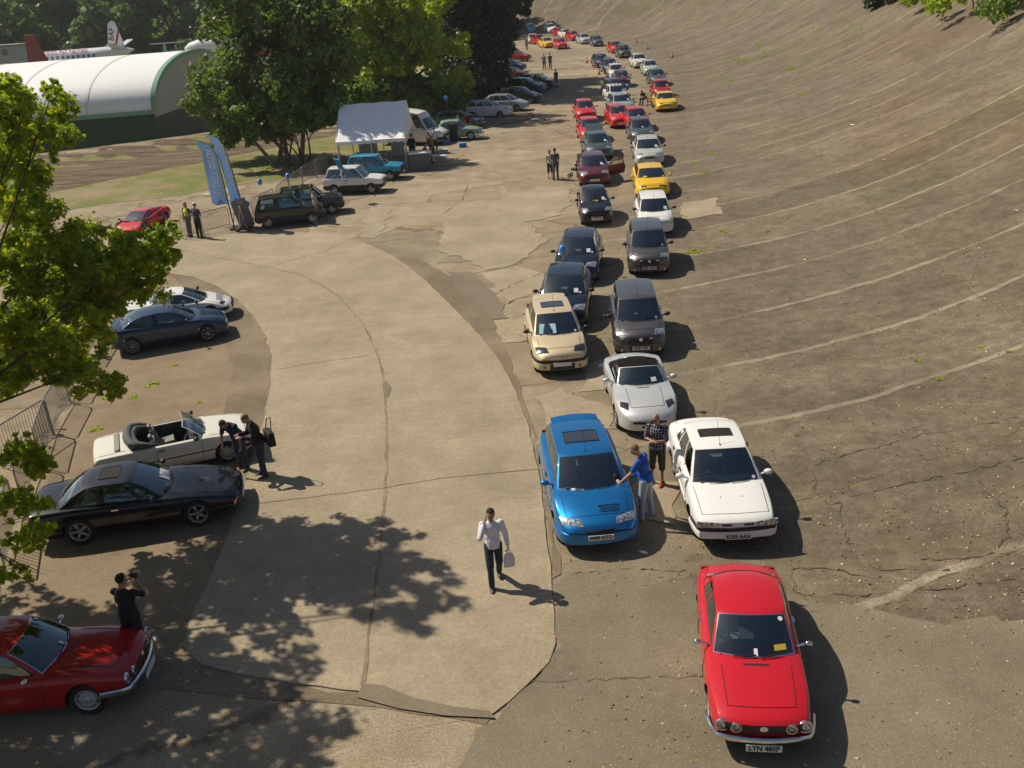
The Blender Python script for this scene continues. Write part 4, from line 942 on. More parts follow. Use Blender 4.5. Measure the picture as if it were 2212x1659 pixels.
# ---------------------------------------------------------------- the parked cars
G1='cars queued in two lines on the banking';G2='cars parked along the tree line';G3='classic cars parked by the road bend'
def lettering(o,txt,sx=.85):
    for ch in KIDS[o.name]:
        if ch.name.startswith('number_plate'):
            vs=[v.co for v in ch.data.vertices];c=sum((Vector(v) for v in vs),Vector())/len(vs);xm=max(v.x for v in vs);h=max(v.z for v in vs)-min(v.z for v in vs)
            M=Matrix.Translation((xm+.004,c.y,c.z))@Matrix.Rotation(R(90),4,'Z')@Matrix.Rotation(R(90),4,'X')
            t=text_mesh(txt,h*1.02,'lettering',M_ink,ch,M,sx);KIDS.setdefault(ch.name,[]).append(t);return
cars=[
('gtv',(1650,1592),-98,'red','red classic coupe with chrome front bumper and plate LYN 485P','coupe',G1),
('bravo',(1298,1158),-87,'blue','metallic blue hatchback with plate P999 NTO beside the road edge','hatchback',G1),
('tempra',(1594,1152),-92,'white','white saloon with open sunroof and black windscreen behind the red coupe','saloon',G1),
('barchetta',(1405,912),-90,'silver','silver roadster with a closed black soft top','roadster',G1),
('gold',(1215,785),-87.6,'gold','gold hatchback with a pale sunshade behind its windscreen','hatchback',G1),
('panda100',(1385,748),-94,'grey','dark grey city car with plate GV57 VFT behind the silver roadster','city car',G1),
('panda100',(1403,576),-96,'grey','dark grey city car with plate RJ09 UOW in front of a white hatchback','city car',G1),
('hatch',(1213,690),-98,'navy','black hatchback directly behind the gold hatchback with a blue balloon on its roof','hatchback',G1),
('hatch',(1243,594),-99,'navy','black hatchback second behind the gold hatchback in the left line','hatchback',G1),
('seicento',(1290,470),-92,'black','small black city car with a yellow card in its windscreen','city car',G1),
('hatch',(1285,387),-93,'maroon','maroon hatchback with its passenger door standing wide open','hatchback',G1),
('hatch',(1296,332),-91,'grn2','dark grey green hatchback with open tailgate behind the maroon hatchback','hatchback',G1),
('punto',(1280,297),-90,'redb','red hatchback with a blue balloon before its bonnet in the left line','hatchback',G1),
('punto',(1268,252),-90,'redb','red hatchback at the back of the two in the left line beside the pavement','hatchback',G1),
('uno',(1418,492),-95,'white','white tall hatchback with black mirrors behind the dark grey city car','hatchback',G1),
('coupe',(1411,413),-95,'yellow','yellow coupe with pop up lamps between the silver and white hatchbacks','coupe',G1),
('hatch',(1404,346),-95,'cream','pale silver hatchback with a white sheet behind its windscreen','hatchback',G1),
('punto',(1390,299),-92,'grn2','dark grey green hatchback tucked behind the pale silver hatchback','hatchback',G1),
('punto',(1383,272),-88,'redb','red hatchback with black sill stripe behind the dark hatchback of the right line','hatchback',G1),
('punto',(1344,265),-88,'redb','red hatchback standing beside another red one in the middle of the lines','hatchback',G1),
('hatch',(1352,236),-85,'pgrey','pale blue grey estate behind two red hatchbacks with its rear to the seated man','hatchback',G1),
('uno',(1340,214),-84,'white','white hatchback with roof lamps under the blue balloon','hatchback',G1),
('punto',(1330,200),-88,'grn2','dark green hatchback in the shade behind the white one with roof lamps','hatchback',G1),
('coupe',(1442,230),-94,'yellow','yellow hatchback with open sunroof at the front of the far right line','coupe',G1),
('uno',(1432,203),-93,'red','red hatchback immediately behind the yellow one with open sunroof','hatchback',G1),
('punto',(1424,177),-92,'grn2','dark green hatchback behind the red one in the far right line','hatchback',G1),
('punto',(1408,155),-92,'cream','pale green silver hatchback with a black mirror in the far right line','hatchback',G1),
('punto',(1386,139),-88,'spy','cream white small hatchback before a red traffic cone','hatchback',G1),
('punto',(1345,180),-93,'maroon','dark maroon hatchback behind the blue balloon with its shadow on the road','hatchback',G1),
('uno',(1334,163),-90,'white','white hatchback between the maroon and the blue ones','hatchback',G1),
('hatch',(1322,150),-88,'dkblue','steel blue hatchback with glinting mirror beside two traffic cones','hatchback',G1),
('hatch',(1305,138),-85,'dkblue','blue black hatchback last in its row with the sun glinting on its glass','hatchback',G1),
('panda100',(1352,118),-86,'grey','dark grey hatchback leading the pair beyond the cream one','hatchback',G1),
('punto',(1335,108),-85,'redb','red hatchback half hidden behind a dark grey one','hatchback',G1),
('punto',(1294,94),-85,'grey','dark grey green hatchback with a white sheet leading the distant right hand group','hatchback',G1),
('punto',(1268,89),-80,'cream','pale green hatchback second in the distant right hand group','hatchback',G1),
('punto',(1246,82),-75,'redb','bright red hatchback third in the distant right hand group','hatchback',G1),
('punto',(1230,77),-75,'white','white hatchback between two red ones in the distance','hatchback',G1),
('uno',(1216,73),-75,'redb','red and white hatchback behind the white one in the distance','hatchback',G1),
('punto',(1195,66),-80,'white','white hatchback farthest back at the top of the curve','hatchback',G1),
('punto',(1216,100),-82,'redb','red hatchback in front of a traffic cone at the head of the far left group','hatchback',G1),
('punto',(1189,97),-75,'yellow','bright yellow hatchback beside the red one in the far left group','hatchback',G1),
('uno',(1172,90),-72,'red','red hatchback behind the bright yellow one in the far group','hatchback',G1),
('hatch',(1153,88),-88,'cream','pale silver saloon at the left end of the far group by the trees','saloon',G1),
('uno',(1150,66),-85,'turq','turquoise hatchback at the edge of the dark trees','hatchback',G1),
# parked along the trees
('punto',(1106,240),-14,'white','white three door hatchback parked nose out beyond the kerb end','hatchback',G2),
('sale',(1142,226),-17,'pgrey','pale grey saloon parked beside the white three door hatchback','saloon',G2),
('sale',(1170,210),-20,'dkgreen','dark green saloon with bright windscreen parked under the trees','saloon',G2),
('punto',(1176,190),-22,'dkblue','deep blue hatchback parked in shade next to the dark green saloon','hatchback',G2),
('coupe',(1178,186),-24,'pgrey','silver coupe between the deep blue hatchback and the green classic','coupe',G2),
('pandamk1',(1198,181),-25,'dkgreen','dark green boxy saloon with pale bonnet beside a standing man','saloon',G2),
('coupe',(1141,162),-24,'brown','dark brown red coupe parked in deep shade','coupe',G2),
('punto',(1135,145),-26,'dkblue','slate blue hatchback in the shade behind the dark brown coupe','hatchback',G2),
('punto',(1145,124),-28,'red2','dark red hatchback under the outer branches of the dark tree','hatchback',G2),
('classic',(1042,285),-8,'green','pale green rounded classic saloon with chrome grille by two men','classic saloon',G2),
('sale',(1045,262),-16,'grn2','grey green estate car with roof rails behind the green classic','estate car',G2),
('van',(966,296),-22,'white','white high roof van parked beside the marquee','van',None),
('pandamk1',(832,395),-8,'white','white boxy hatchback with dark lower sills before the marquee','hatchback',G2),
('pandamk1',(871,368),-10,'tealb','bright blue boxy hatchback between the marquee and the white one','hatchback',G2),
('pandamk1',(742,436),10,'pandadk','grey boxy four wheel drive with spare seats on its open roof','hatchback',G2),
('pandamk1',(700,455),10,'pandadk','green black boxy hatchback with a balloon tied to its tail','hatchback',G2),
('wedge',(268,490),-102,'redb','red wedge shaped supercar pointing towards the tree','sports car',None),
('midcoupe',(502,650),14,'white','white mid engined coupe half under the leafy branches','coupe',G3),
('shamal',(489,689),20,'dkblue','dark blue coupe with multi spoke pale wheels beside the white coupe','coupe',G3),
('spyder',(543,928),20,'spy','ivory white convertible with folded grey hood','convertible',G3),
('gt400',(520,1050),10.5,'black','black grand tourer with open sunroof and pale five spoke wheels','coupe',G3),
('gtv',(312,1425),3,'red2','dark red classic coupe in the dappled tree shade at the corner','coupe',G3),
('pandamk1',(66,745),14,'orange','orange car hidden behind the leafy branches','car',None),
('hatch',(34,792),14,'dkblue','dark blue car just inside the left edge behind leaves','car',None),
('uno',(150,702),14,'dkblue','blue car glimpsed through the leafy branches beyond the barrier','car',None),
]
CAROBJ={}
for i,(sp,pt,hd,col,lab,cat,grp) in enumerate(cars):
    rep=sp in USED
    o=place_car(sp,pt,hd,col,lab,cat,grp);CAROBJ[i]=o
    k_={'spyder':.88,'gt400':.93,'shamal':.91,'midcoupe':.95,'wedge':.80}.get(sp)
    if k_:
        M_=o.matrix_world.copy();d_=M_.to_3x3()@Vector((SP[sp].L/2,0,0));M_.translation+=d_*(1-k_);o.matrix_world=M_@Matrix.Diagonal((k_,min(1,k_+.05),min(1,k_+.05),1))
    if sp=='gtv' and rep:
        for ch in KIDS[o.name]:
            if ch.name.startswith('number_plate'):
                for g in KIDS.get(ch.name,[]):bpy.data.objects.remove(g)
                KIDS[ch.name]=[]
        prune(o,['yellow_ticket'])
    if lab.startswith('dark grey city car with plate GV'):CARA=o
    if 'RJ09' in lab:CARB=o
lettering(CARA,'GV57 VFT');lettering(CARB,'RJ09 UOW')
# ---------------------------------------------------------------- vegetation
def leafmat(name,a,b,tr=.35,c=None):
    n=NT(name);P=n.coord();g=n.n('NewGeometry');f=g.outputs['Random Per Island'];f2=n.noise(.5,3,.6,P)
    cc=n.mix(f,a,b)
    if c:cc=n.mix(n.ramp(n.math('FRACT',n.math('MULTIPLY',f,13.7)),(.90,0.),(.92,1.),interp='CONSTANT'),cc,c)
    cc=n.mix(n.ramp(f2,(.35,.3),(.65,0.)),cc,tuple(x*.6 for x in a))
    n.col(cc).rough(.5);n.b.inputs['Specular IOR Level'].default_value=.35
    t=n.n('BsdfTranslucent');n.l(n.mix(1.,cc,(1.25,1.35,.5),'MULTIPLY'),t.inputs[0])
    m_=n.n('MixShader');m_.inputs[0].default_value=tr;n.l(n.b.outputs[0],m_.inputs[1]);n.l(t.outputs[0],m_.inputs[2]);n.l(m_.outputs[0],n.o.inputs[0]);return n.m
M_bark=simple('bark',(.085,.065,.045),.95,noise=12)
M_barkp=simple('pale_bark',(.22,.19,.15),.95,noise=9)
L_near=leafmat('maple_leaf',(.24,.33,.02),(.46,.53,.045),.6,(.55,.36,.04))
L_mid=leafmat('broad_leaf',(.12,.20,.03),(.22,.31,.045),.45)
L_lit=leafmat('yellow_green_leaf',(.30,.38,.03),(.46,.54,.05),.5)
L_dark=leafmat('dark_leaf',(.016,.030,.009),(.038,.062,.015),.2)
L_olive=leafmat('olive_leaf',(.12,.18,.045),(.20,.27,.07),.45)
L_far=leafmat('far_leaf',(.09,.16,.06),(.19,.28,.09),.45)
def leaves(centers,radii,n,size,shape='quad',flat=.0,shell=.55):
    """arrays of leaf faces scattered in overlapping blobs; returns verts, faces"""
    centers=np.array(centers,float);radii=np.array(radii,float);wgt=radii**2;wgt=wgt/wgt.sum()
    idx=rng.choice(len(centers),n,p=wgt);d=rng.normal(size=(n,3));d/=np.linalg.norm(d,axis=1)[:,None]
    rr=radii[idx]*(shell+(1-shell)*rng.random(n)**.7)*(1+.18*rng.normal(size=n));P=centers[idx]+d*rr[:,None]*np.array([1,1,.82])
    nn=d*.8+rng.normal(size=(n,3))*.7+np.array([0,0,.5]);nn/=np.linalg.norm(nn,axis=1)[:,None]
    a=np.cross(nn,rng.normal(size=(n,3)));a/=np.linalg.norm(a,axis=1)[:,None];b=np.cross(nn,a)
    s=size*(.6+.8*rng.random(n))[:,None]
    if shape=='quad':
        o=[(-.5,-.35,0),(.5,-.4,0),(.42,.4,.12),(-.4,.5,0)]
    elif shape=='clump':
        o=[(-.6,-.1,0),(-.15,-.5,.1),(.5,-.35,0),(.25,.05,.2),(.55,.45,0),(-.1,.3,.1),(-.5,.5,0)]
    else:
        o=[(-.1,-.5,0),(.1,-.5,0),(.5,-.28,.05),(.28,-.05,0),(.48,.25,.08),(.16,.2,0),(0,.55,.05),(-.16,.2,0),(-.48,.25,.08),(-.28,-.05,0),(-.5,-.28,.05)]
    k=len(o);V=np.concatenate([P+s*(a*x+b*y+nn*z) for x,y,z in o],1).reshape(-1,3)
    F=np.arange(n*k).reshape(n,k);return V,F
def leafobj(name,V,F,mat,parent):
    me=bpy.data.meshes.new(name);n,k=F.shape
    me.vertices.add(len(V));me.vertices.foreach_set('co',V.astype(np.float32).ravel());me.loops.add(n*k);me.loops.foreach_set('vertex_index',F.astype(np.int32).ravel())
    me.polygons.add(n);me.polygons.foreach_set('loop_start',np.arange(0,n*k,k,dtype=np.int32));me.polygons.foreach_set('loop_total',np.full(n,k,dtype=np.int32))
    me.materials.append(mat);me.update(calc_edges=True);me.validate();return link(name,me,parent)
def trunk(base,targets,r,mat,parent,fork=.35,stems=1,spread=.5):
    mb=MB();base=Vector(base)
    for s_ in range(stems):
        b=base+Vector((random.uniform(-1,1),random.uniform(-1,1),0))*spread*(stems>1);rs=r*random.uniform(.6,1) if stems>1 else r
        tg=targets[s_::stems] or targets[:1];c=sum((Vector(t) for t in tg),Vector())/len(tg);top=b.lerp(c,fork)+Vector((0,0,.3))
        f=b.lerp(top,.5)+Vector((random.uniform(-.15,.15),random.uniform(-.15,.15),0));mb.tube([b-Vector((0,0,.1)),f,top],[rs*1.25,rs,rs*.8],9)
        for t in tg:
            t=Vector(t);m1=top.lerp(t,.45)+Vector((random.uniform(-.3,.3),random.uniform(-.3,.3),random.uniform(-.1,.4)));mb.tube([top,m1,t],[rs*.55,rs*.3,rs*.07],6)
            for _ in range(2):
                e=t+Vector((random.gauss(0,.3),random.gauss(0,.3),random.gauss(0,.2)))*max(1,r*4);mb.tube([m1.lerp(t,.6),e],[rs*.12,rs*.03],4)
    return mb.build('trunk',mat,parent)
def tree(name,label,base,blobs,n,size,lm,r=.25,bark=None,group=None,shape='quad',stems=1,shell=.5,cat='tree',spread=.5,ntarget=10,sub=5):
    root=empty(name,(0,0,0));tag(root,label,cat,group)
    c=[];rd=[]
    for (x,y,z,q) in blobs:
        c.append((x,y,z));rd.append(q*.8)
        for _ in range(sub):
            d=Vector((random.gauss(0,1),random.gauss(0,1),random.gauss(0,.8))).normalized()*q*.8;c.append((x+d.x,y+d.y,z+d.z));rd.append(q*random.uniform(.3,.5))
    V,F=leaves(c,rd,n,size,shape,shell=shell);b=Vector((base[0],base[1],base[2]))
    tg=[Vector(t[:3])-b for t in random.sample(blobs,min(ntarget,len(blobs)))]
    root.location=b;leafobj('crown',V-np.array(b),F,lm,root);trunk((0,0,0),tg,r,bark or M_bark,root,stems=stems,spread=spread);return root
def inpoly(p,x,y):
    c=False
    for (x0,y0),(x1,y1) in zip(p,p[1:]+p[:1]):
        if (y0>y)!=(y1>y) and x<(x1-x0)*(y-y0)/(y1-y0)+x0:c=not c
    return c
def fill(poly,dist,spread,r,n):
    xs=[p[0] for p in poly];ys=[p[1] for p in poly];out=[]
    while len(out)<n:
        x,y=random.uniform(min(xs),max(xs)),random.uniform(min(ys),max(ys))
        if inpoly(poly,x,y):
            p=atd(x,y,dist+random.uniform(-spread,spread));out.append((p.x,p.y,p.z,r*random.uniform(.7,1.2)))
    return out
def P0(px,py):p=at(px,py);return (p.x,p.y,p.z)
# the leafy tree beside the viewpoint
bl=[(60,235,88,17.4),(20,330,80,17),(130,295,48,17),(40,440,85,16.6),(115,520,95,16.5),(205,565,82,16.6),(285,560,66,16.8),(340,515,36,17),(355,560,30,17),(60,620,78,16.2),(160,640,60,16),(240,625,55,16.2),(315,600,40,16.6),(75,740,50,15.5),(175,730,50,15.6),(190,800,46,15.3),(252,838,26,15.3),(110,800,24,15.4),(15,800,40,15.2),(40,965,52,14),(85,1005,34,14),(25,1085,52,13.7),(60,1170,42,13.3),(95,1150,26,13.3),(20,1235,24,13),(60,1400,0,13),(150,250,22,17.2),(10,185,30,17.6),(110,205,24,17.4),(20,700,50,15.8),(5,560,60,16.4),(60,1235,14,13.1),(110,1090,20,13.6)]
nb=[]
for x,y,r_,d in bl:
    if r_:
        D_=20 if y<400 else (20 if y<700 else (18.6 if y<900 else (15.6 if y<1060 else 14.3)))
        for dd in (D_-.5,D_+.7):p=atd(x+random.uniform(-12,12),y+random.uniform(-12,12),dd);nb.append((p.x,p.y,p.z,r_*dd*1.0/2100*(1.3 if 590<y<900 else .92)))
def proj(p):
    v=Vector(p)-Vector((0,0,HC));d=v.dot(CF);return 1106+FP*v.dot(CR)/d,829.5-FP*v.dot(CU)/d
hid=[]
while len(hid)<170:
    q=Vector((random.uniform(-1,1),random.uniform(-1,1),random.uniform(-1,1)))
    if q.length>1:continue
    p=Vector((-12.4+q.x*4.4,13.8+q.y*6.2,6.4+q.z*3.2));x,y=proj(p)
    if x>-95 :continue
    hid.append((p.x,p.y,p.z,random.uniform(.6,.95)))
root=empty('leafy_tree',(-12.2,16.4,0));tag(root,'big yellow green leafy tree reaching in from the left edge','tree')
def sub(bl,n_,f0=.75,f1=.30,f2=.5):
    c=[];rd=[]
    for x,y,z,q in bl:
        for _ in range(n_):
            d=Vector((random.gauss(0,1),random.gauss(0,1),random.gauss(0,.8))).normalized()*q*f0*random.random()**.5;c.append((x+d.x,y+d.y,z+d.z));rd.append(q*random.uniform(f1,f2))
    return c,rd
c,rd=sub(nb,15,1.15,.18,.42);V,F=leaves(c,rd,80000,.080,'maple',shell=.0)
c2,rd2=sub(hid,9,1.0,.25,.45);V2,F2=leaves(c2,rd2,60000,.14,'maple',shell=.1);b=np.array([-12.2,16.4,0])
leafobj('crown',np.concatenate([V,V2])-b,np.concatenate([F,F2+len(V)]),L_near,root)
allb=[Vector(q[:3])-Vector((-12.2,16.4,0)) for q in nb[::6]+hid[::14]]
trunk((0,0,0),allb,.10,M_bark,root,fork=.5)
# trees in the middle distance
t=fill([(470,-60),(720,-60),(740,120),(735,240),(700,275),(640,290),(560,290),(480,290),(445,260),(420,230),(410,170),(440,80)],68,2.6,1.4,60)
t=[q for q in t]
tree('multi_stem_tree','broad olive green tree with several stems beside the feather flags',P0(620,352),t,30000,.23,L_olive,.16,M_barkp,shape='clump',stems=6,spread=1.1,sub=6)
t=fill([(480,215),(560,190),(700,180),(735,235),(690,275),(620,285),(550,290),(490,312),(462,290)],65,1.3,.8,34)
tree('leafy_shrub','brighter green bushy growth at the foot of the olive tree',P0(650,362),t,14000,.2,L_mid,.08,shape='clump',cat='shrub',stems=4,spread=1.2)
t=fill([(755,-40),(980,-60),(1005,100),(1010,190),(980,215),(900,215),(790,200),(748,180),(735,100),(740,30)],84,3,1.7,44)
tree('broadleaf_tree','bright yellow green tree rising behind the marquee',P0(880,262),t,22000,.27,L_lit,.3,shape='clump')
t=fill([(745,180),(1005,170),(1010,232),(930,240),(740,232)],82,3,1.2,30)
tree('understorey_tree','dark undergrowth below the yellow green tree behind the marquee',P0(800,262),t,11000,.27,L_mid,.12,shape='clump',stems=6,spread=5)
t=fill([(1000,-60),(1125,-60),(1115,10),(1095,50),(1085,110),(1065,140),(1040,170),(1000,205),(960,215),(965,100),(975,0)],99,5,2.1,44)
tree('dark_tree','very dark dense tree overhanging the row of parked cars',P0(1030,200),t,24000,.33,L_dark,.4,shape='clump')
t=fill([(1075,-60),(1135,-60),(1126,15),(1105,50),(1085,90)],108,3,1.4,18)
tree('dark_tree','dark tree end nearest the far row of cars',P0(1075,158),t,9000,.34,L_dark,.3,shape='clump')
t=fill([(945,190),(1050,160),(1075,180),(1010,225),(950,235)],95,3,1.4,14)
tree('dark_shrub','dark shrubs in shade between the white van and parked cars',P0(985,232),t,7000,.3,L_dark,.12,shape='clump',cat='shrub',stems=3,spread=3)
# wood behind the hangar
protos=[]
for k in range(3):
    bl_=[(random.gauss(0,2.6),random.gauss(0,2.4),random.uniform(3,15),random.uniform(2.,3.2)) for _ in range(20)]
    o=tree('woodland_tree','x x x x',(0,0,0),bl_,5200,.75,[L_far,L_mid,L_far][k],.35,group='woodland trees behind the hangar',shape='clump');index_kids(o);protos.append(o)
wood=[(-40+i*82,190+(i%3)*9,0) for i in range(14)]+[(-90+i*85,225+(i%4)*10,1) for i in range(13)]+[(560+i*60,255,2) for i in range(9)]
firsts=set()
labs=['woodland tree behind the hangar, nearer row, %s','woodland tree behind the hangar, farther row, %s','distant woodland tree above the bright green tree, %s']
ordn=['first','second','third','fourth','fifth','sixth','seventh','eighth','ninth','tenth','eleventh','twelfth','thirteenth','fourteenth']
cnt=[0,0,0]
for i,(x,dd,row) in enumerate(wood):
    k=i%3;o=protos[k] if k not in firsts else copy_tree(protos[k]);firsts.add(k)
    p=atd(x,40,dd);o.location=(p.x,p.y,H(p.x,p.y)-.3);s_=random.uniform(.9,1.25)*(1.15 if row else 1);o.scale=(s_*1.1,s_*1.1,s_);o.rotation_euler=(0,0,random.uniform(0,6.28))
    tag(o,labs[row]%(ordn[cnt[row]]+' from the left'),'tree','woodland trees behind the hangar');cnt[row]+=1
# bushes on the crest of the banking
def bush(px,py,r,lab,mat=L_mid,n=2600,size=.22,zz=0):
    p=at(px,py);bl_=[(p.x+random.gauss(0,r*.5),p.y+random.gauss(0,r*.5),H(p.x,p.y)+zz+random.uniform(.3,r*.9),r*random.uniform(.35,.55)) for _ in range(9)]
    return tree('crest_bush',lab,(p.x,p.y,H(p.x,p.y)),bl_,n,size,mat,.07,cat='bush',group='bushes along the crest of the banking',shape='clump',stems=2,spread=.4)
for px,py,r,l_,m_ in [(1905,12,1.7,'dark bush at the left end of the crest growth',L_dark),(1965,2,1.6,'small bush on the crest second from the left',L_mid),(2035,4,1.9,'bright green bush on the crest in the middle',L_lit),(2105,18,2.5,'large bright green bush hanging over the crest',L_lit),(2185,22,2.7,'large bush in the top right corner',L_mid),(2010,-40,2.,'taller bush behind the crest line',L_mid),(2150,-45,2.4,'tallest bush behind the crest at the right',L_dark),(1640,-40,1.8,'bush above the frame shading the upper banking',L_mid),(1430,-30,2.,'bush beyond the top edge over the far banking',L_mid)]:
    bush(px,py,r,l_,m_)
# weeds and moss in the joints of the concrete
c=[];rd=[]
wp=[(1500,543,.5),(1490,545,.4),(1515,540,.3),(1655,500,.3),(1480,470,.3),(1560,500,.4),(1650,120,1.),(1600,130,1.1),(1700,150,.9),(1760,60,.8),(1560,160,.8),(1640,95,.9),(1850,60,.8),(1735,205,.5),(1580,175,.7),(1500,350,.4),(1540,330,.5),(1520,370,.4),(1505,1640,.02),(470,1150,.2),(455,1180,.2),(500,1095,.12),(590,735,.15),(580,720,.1),(330,830,.5),(290,860,.4),(230,860,.5),(210,930,.5),(380,790,.3),(2030,820,.2),(2120,750,.2),(2180,760,.2),(1980,780,.15),(1745,560,.1),(1890,430,.2),(1700,470,.2),(430,870,.2),(640,360,1.4),(560,370,1.2),(700,350,1),(505,392,.8),(1320,290,.3),(1310,262,.3)]
for x,y,r_ in wp:
    for _ in range(6):
        p=at(x+random.gauss(0,r_*10),y+random.gauss(0,r_*4));c.append((p.x,p.y,p.z));rd.append(max(.05,r_*.25))
V,F=leaves(c,rd,5200,.10,'quad');V[:,2]=np.repeat(hfun(V.reshape(-1,4,3).mean(1)[:,:2]),4)+np.abs(V[:,2]-np.repeat(hfun(V.reshape(-1,4,3).mean(1)[:,:2]),4))*.35
tag(leafobj('weeds',V,F,L_lit,None),kind='stuff')
# dry leaves and stones scattered on the banking and the paddock
n=3600;U=rng.random((n,2));pp=[]
for a,b_ in U:
    p=at(lerp(1150,2212,a**.7),lerp(480,1659,b_));pp.append((p.x,p.y,p.z+.012))
pp=np.array(pp);V,F=leaves(pp,np.full(n,.01),n,.038,'quad')
dryl=leafmat('dry_leaf',(.40,.26,.12),(.62,.50,.30),.05);tag(leafobj('fallen_leaves',V,F,dryl,None),kind='stuff')
# ---------------------------------------------------------------- hangar and aircraft
M_pvc=simple('white_pvc',(.86,.87,.88),.45);M_gwall=simple('dark_green_cladding',(.010,.045,.032),.6)
M_gtrim=simple('pale_green_trim',(.16,.36,.26),.5);M_gable=simple('grey_gable_cloth',(.46,.46,.47),.7)
hz_=-3.6;az=R(82);ax=Vector((math.sin(az),math.cos(az),0));gxv=Vector((.085,1,0)).normalized();C0=at(333,239,1.0,False);C0=Vector((C0.x,C0.y,hz_))
hg=empty('fabric_hangar',C0);tag(hg,'long white vaulted fabric hangar with dark green walls','hangar')
hs,rise,ez,Lh=11.6,4.5,4.6,62.
def hp(l,t,off=0):
    a=math.pi*t;return -ax*l+gxv*(hs-(hs+off)*math.cos(a))+Vector((0,0,ez+(rise+off)*math.sin(a)**.9))
mb=MB();mb.grid([[hp(l,t) for t in np.linspace(0,1,31)] for l in np.linspace(0,Lh,25)]);mb.build('roof',M_pvc,hg)
mb=MB()
for l in np.arange(6,Lh,6.2):mb.grid([[hp(l+d,t,.03) for t in np.linspace(0,1,31)] for d in(-.12,.12)])
mb.build('roof_seam',simple('roof_seam_cloth',(.72,.73,.74),.5),hg)
mb=MB()
for g0 in(0,2*hs):
    mb.grid([[-ax*l+gxv*g0+Vector((0,0,z)) for z in(0,ez-.25)] for l in(0,Lh)])
mb.build('side_wall',M_gwall,hg,smooth=False)
mb=MB();mb.grid([[hp(d,t,.10) for t in np.linspace(0,1,31)] for d in(-.25,.18)]);mb.grid([[hp(-.35,t,o_) for t in np.linspace(0,1,31)] for o_ in(-.25,.10)])
mb.box(-ax*Lh/2+gxv*(-.08)+Vector((0,0,ez-.1)),(Lh,.2,.35),Matrix((ax,gxv,Vector((0,0,1)))).transposed());mb.build('green_trim',M_gtrim,hg)
mb=MB();mb.grid([[hp(.05,t)*1,hp(.05,t)*0+gxv*(hs*(1-math.cos(math.pi*t)))+Vector((0,0,ez-.6))] for t in np.linspace(0,1,31)]);mb.build('gable',M_gable,hg)
mb=MB();mb.grid([[gxv*g0+Vector((0,0,z)) -ax*.1 for z in(0,ez-.62)] for g0 in(0,2*hs)]);mb.build('gable_wall',M_gwall,hg,smooth=False)
M_awhite=paint('aircraft_white',(.78,.79,.80));M_ared=simple('aircraft_red',(.42,.02,.02),.4);M_awin=simple('cabin_window',(.10,.13,.17),.2)
def plane():
    a=atd(48,116,165);b=atd(262,99,165);d=(b-a).normalized();L=(b-a).length
    o=empty('airliner',Vector((a.x,a.y,0)));tag(o,'white airliner with British Air Ferries lettering behind the hangar','aircraft');base=Vector((a.x,a.y,0))
    up=Vector((0,0,1));sd_=d.cross(up).normalized();A=a-base+Vector((0,0,-1.4));rr=1.45
    mb=MB();pts=[];rs=[]
    for t in np.linspace(-.16,1.12,26):
        f=1-max(0,(-t+.02)/.18)**2 if t<.02 else (1-max(0,(t-.72)/.42)**1.7);pts.append(A+d*L*t+up*(max(0,t-.75)*2.0));rs.append(max(.05,rr*max(f,0)**.5 if t<.02 else rr*max(f,.03)))
    mb.tube(pts,rs,24);mb.build('fuselage',M_awhite,o)
    for k in range(11):
        mb=MB();p=A+d*L*(.22+.052*k)+sd_*(rr*.965)+up*.38;mb.ell(p,(.20,.12,.30),10,8);mb.build('cabin_window',M_awin,o)
    T=A+d*L*.93+up*1.3;mb=MB()
    def fin(pts,th,nv):
        q=[Vector(p)+nv*th for p in pts]+[Vector(p)-nv*th for p in pts];n_=len(pts);mb.add(q,[tuple(range(n_)),tuple(range(2*n_-1,n_-1,-1))]+[(i,(i+1)%n_,n_+(i+1)%n_,n_+i) for i in range(n_)])
    fin([T-d*2.6-up*.2,T-d*.9+up*.5,T-d*.3+up*3.5,T+d*.3+up*3.95,T+d*.85+up*3.7,T+d*1.5+up*.9,T+d*1.6-up*.4],.09,sd_);mb.build('tail_fin',M_awhite,o)
    for s_ in(1,-1):
        mb=MB();fin([T-d*.5-up*.3,T+d*.9-up*.3,T+d*1.6+sd_*s_*4.6+up*.75,T+d*.7+sd_*s_*4.6+up*.75],.08,up);mb.build('tailplane',M_awhite,o)
    mb=MB();fin([T+d*.1+up*.2,T+d*.5+up*.2,T+d*1.25+up*2.2,T+d*1.05+up*2.5],.11,sd_);mb.build('fin_stripe',M_ared,o)
    mb=MB();fin([A+d*L*.1+up*(-.2)+sd_*1.0,A+d*L*.45-up*.2+sd_*1.0,A+d*L*.50-up*.1+sd_*9,A+d*L*.40-up*.1+sd_*9],.1,up);mb.build('wing',M_awhite,o)
    M=Matrix((d,up,sd_)).transposed().to_4x4();M.translation=A+d*L*.44+sd_*(rr*.66)+up*(rr*.88);M=M@Matrix.Rotation(R(-38),4,'X')
    text_mesh('British Air Ferries',1.15,'lettering',M_ared,o,M,.92)
    M=Matrix((d,up,sd_)).transposed().to_4x4();M.translation=T-d*.0+sd_*.12+up*1.9;M=M@Matrix.Rotation(R(76),4,'Z')
    text_mesh('BAF',1.15,'lettering',simple('navy_lettering',(.01,.02,.08),.5),o,M,1.)
plane()
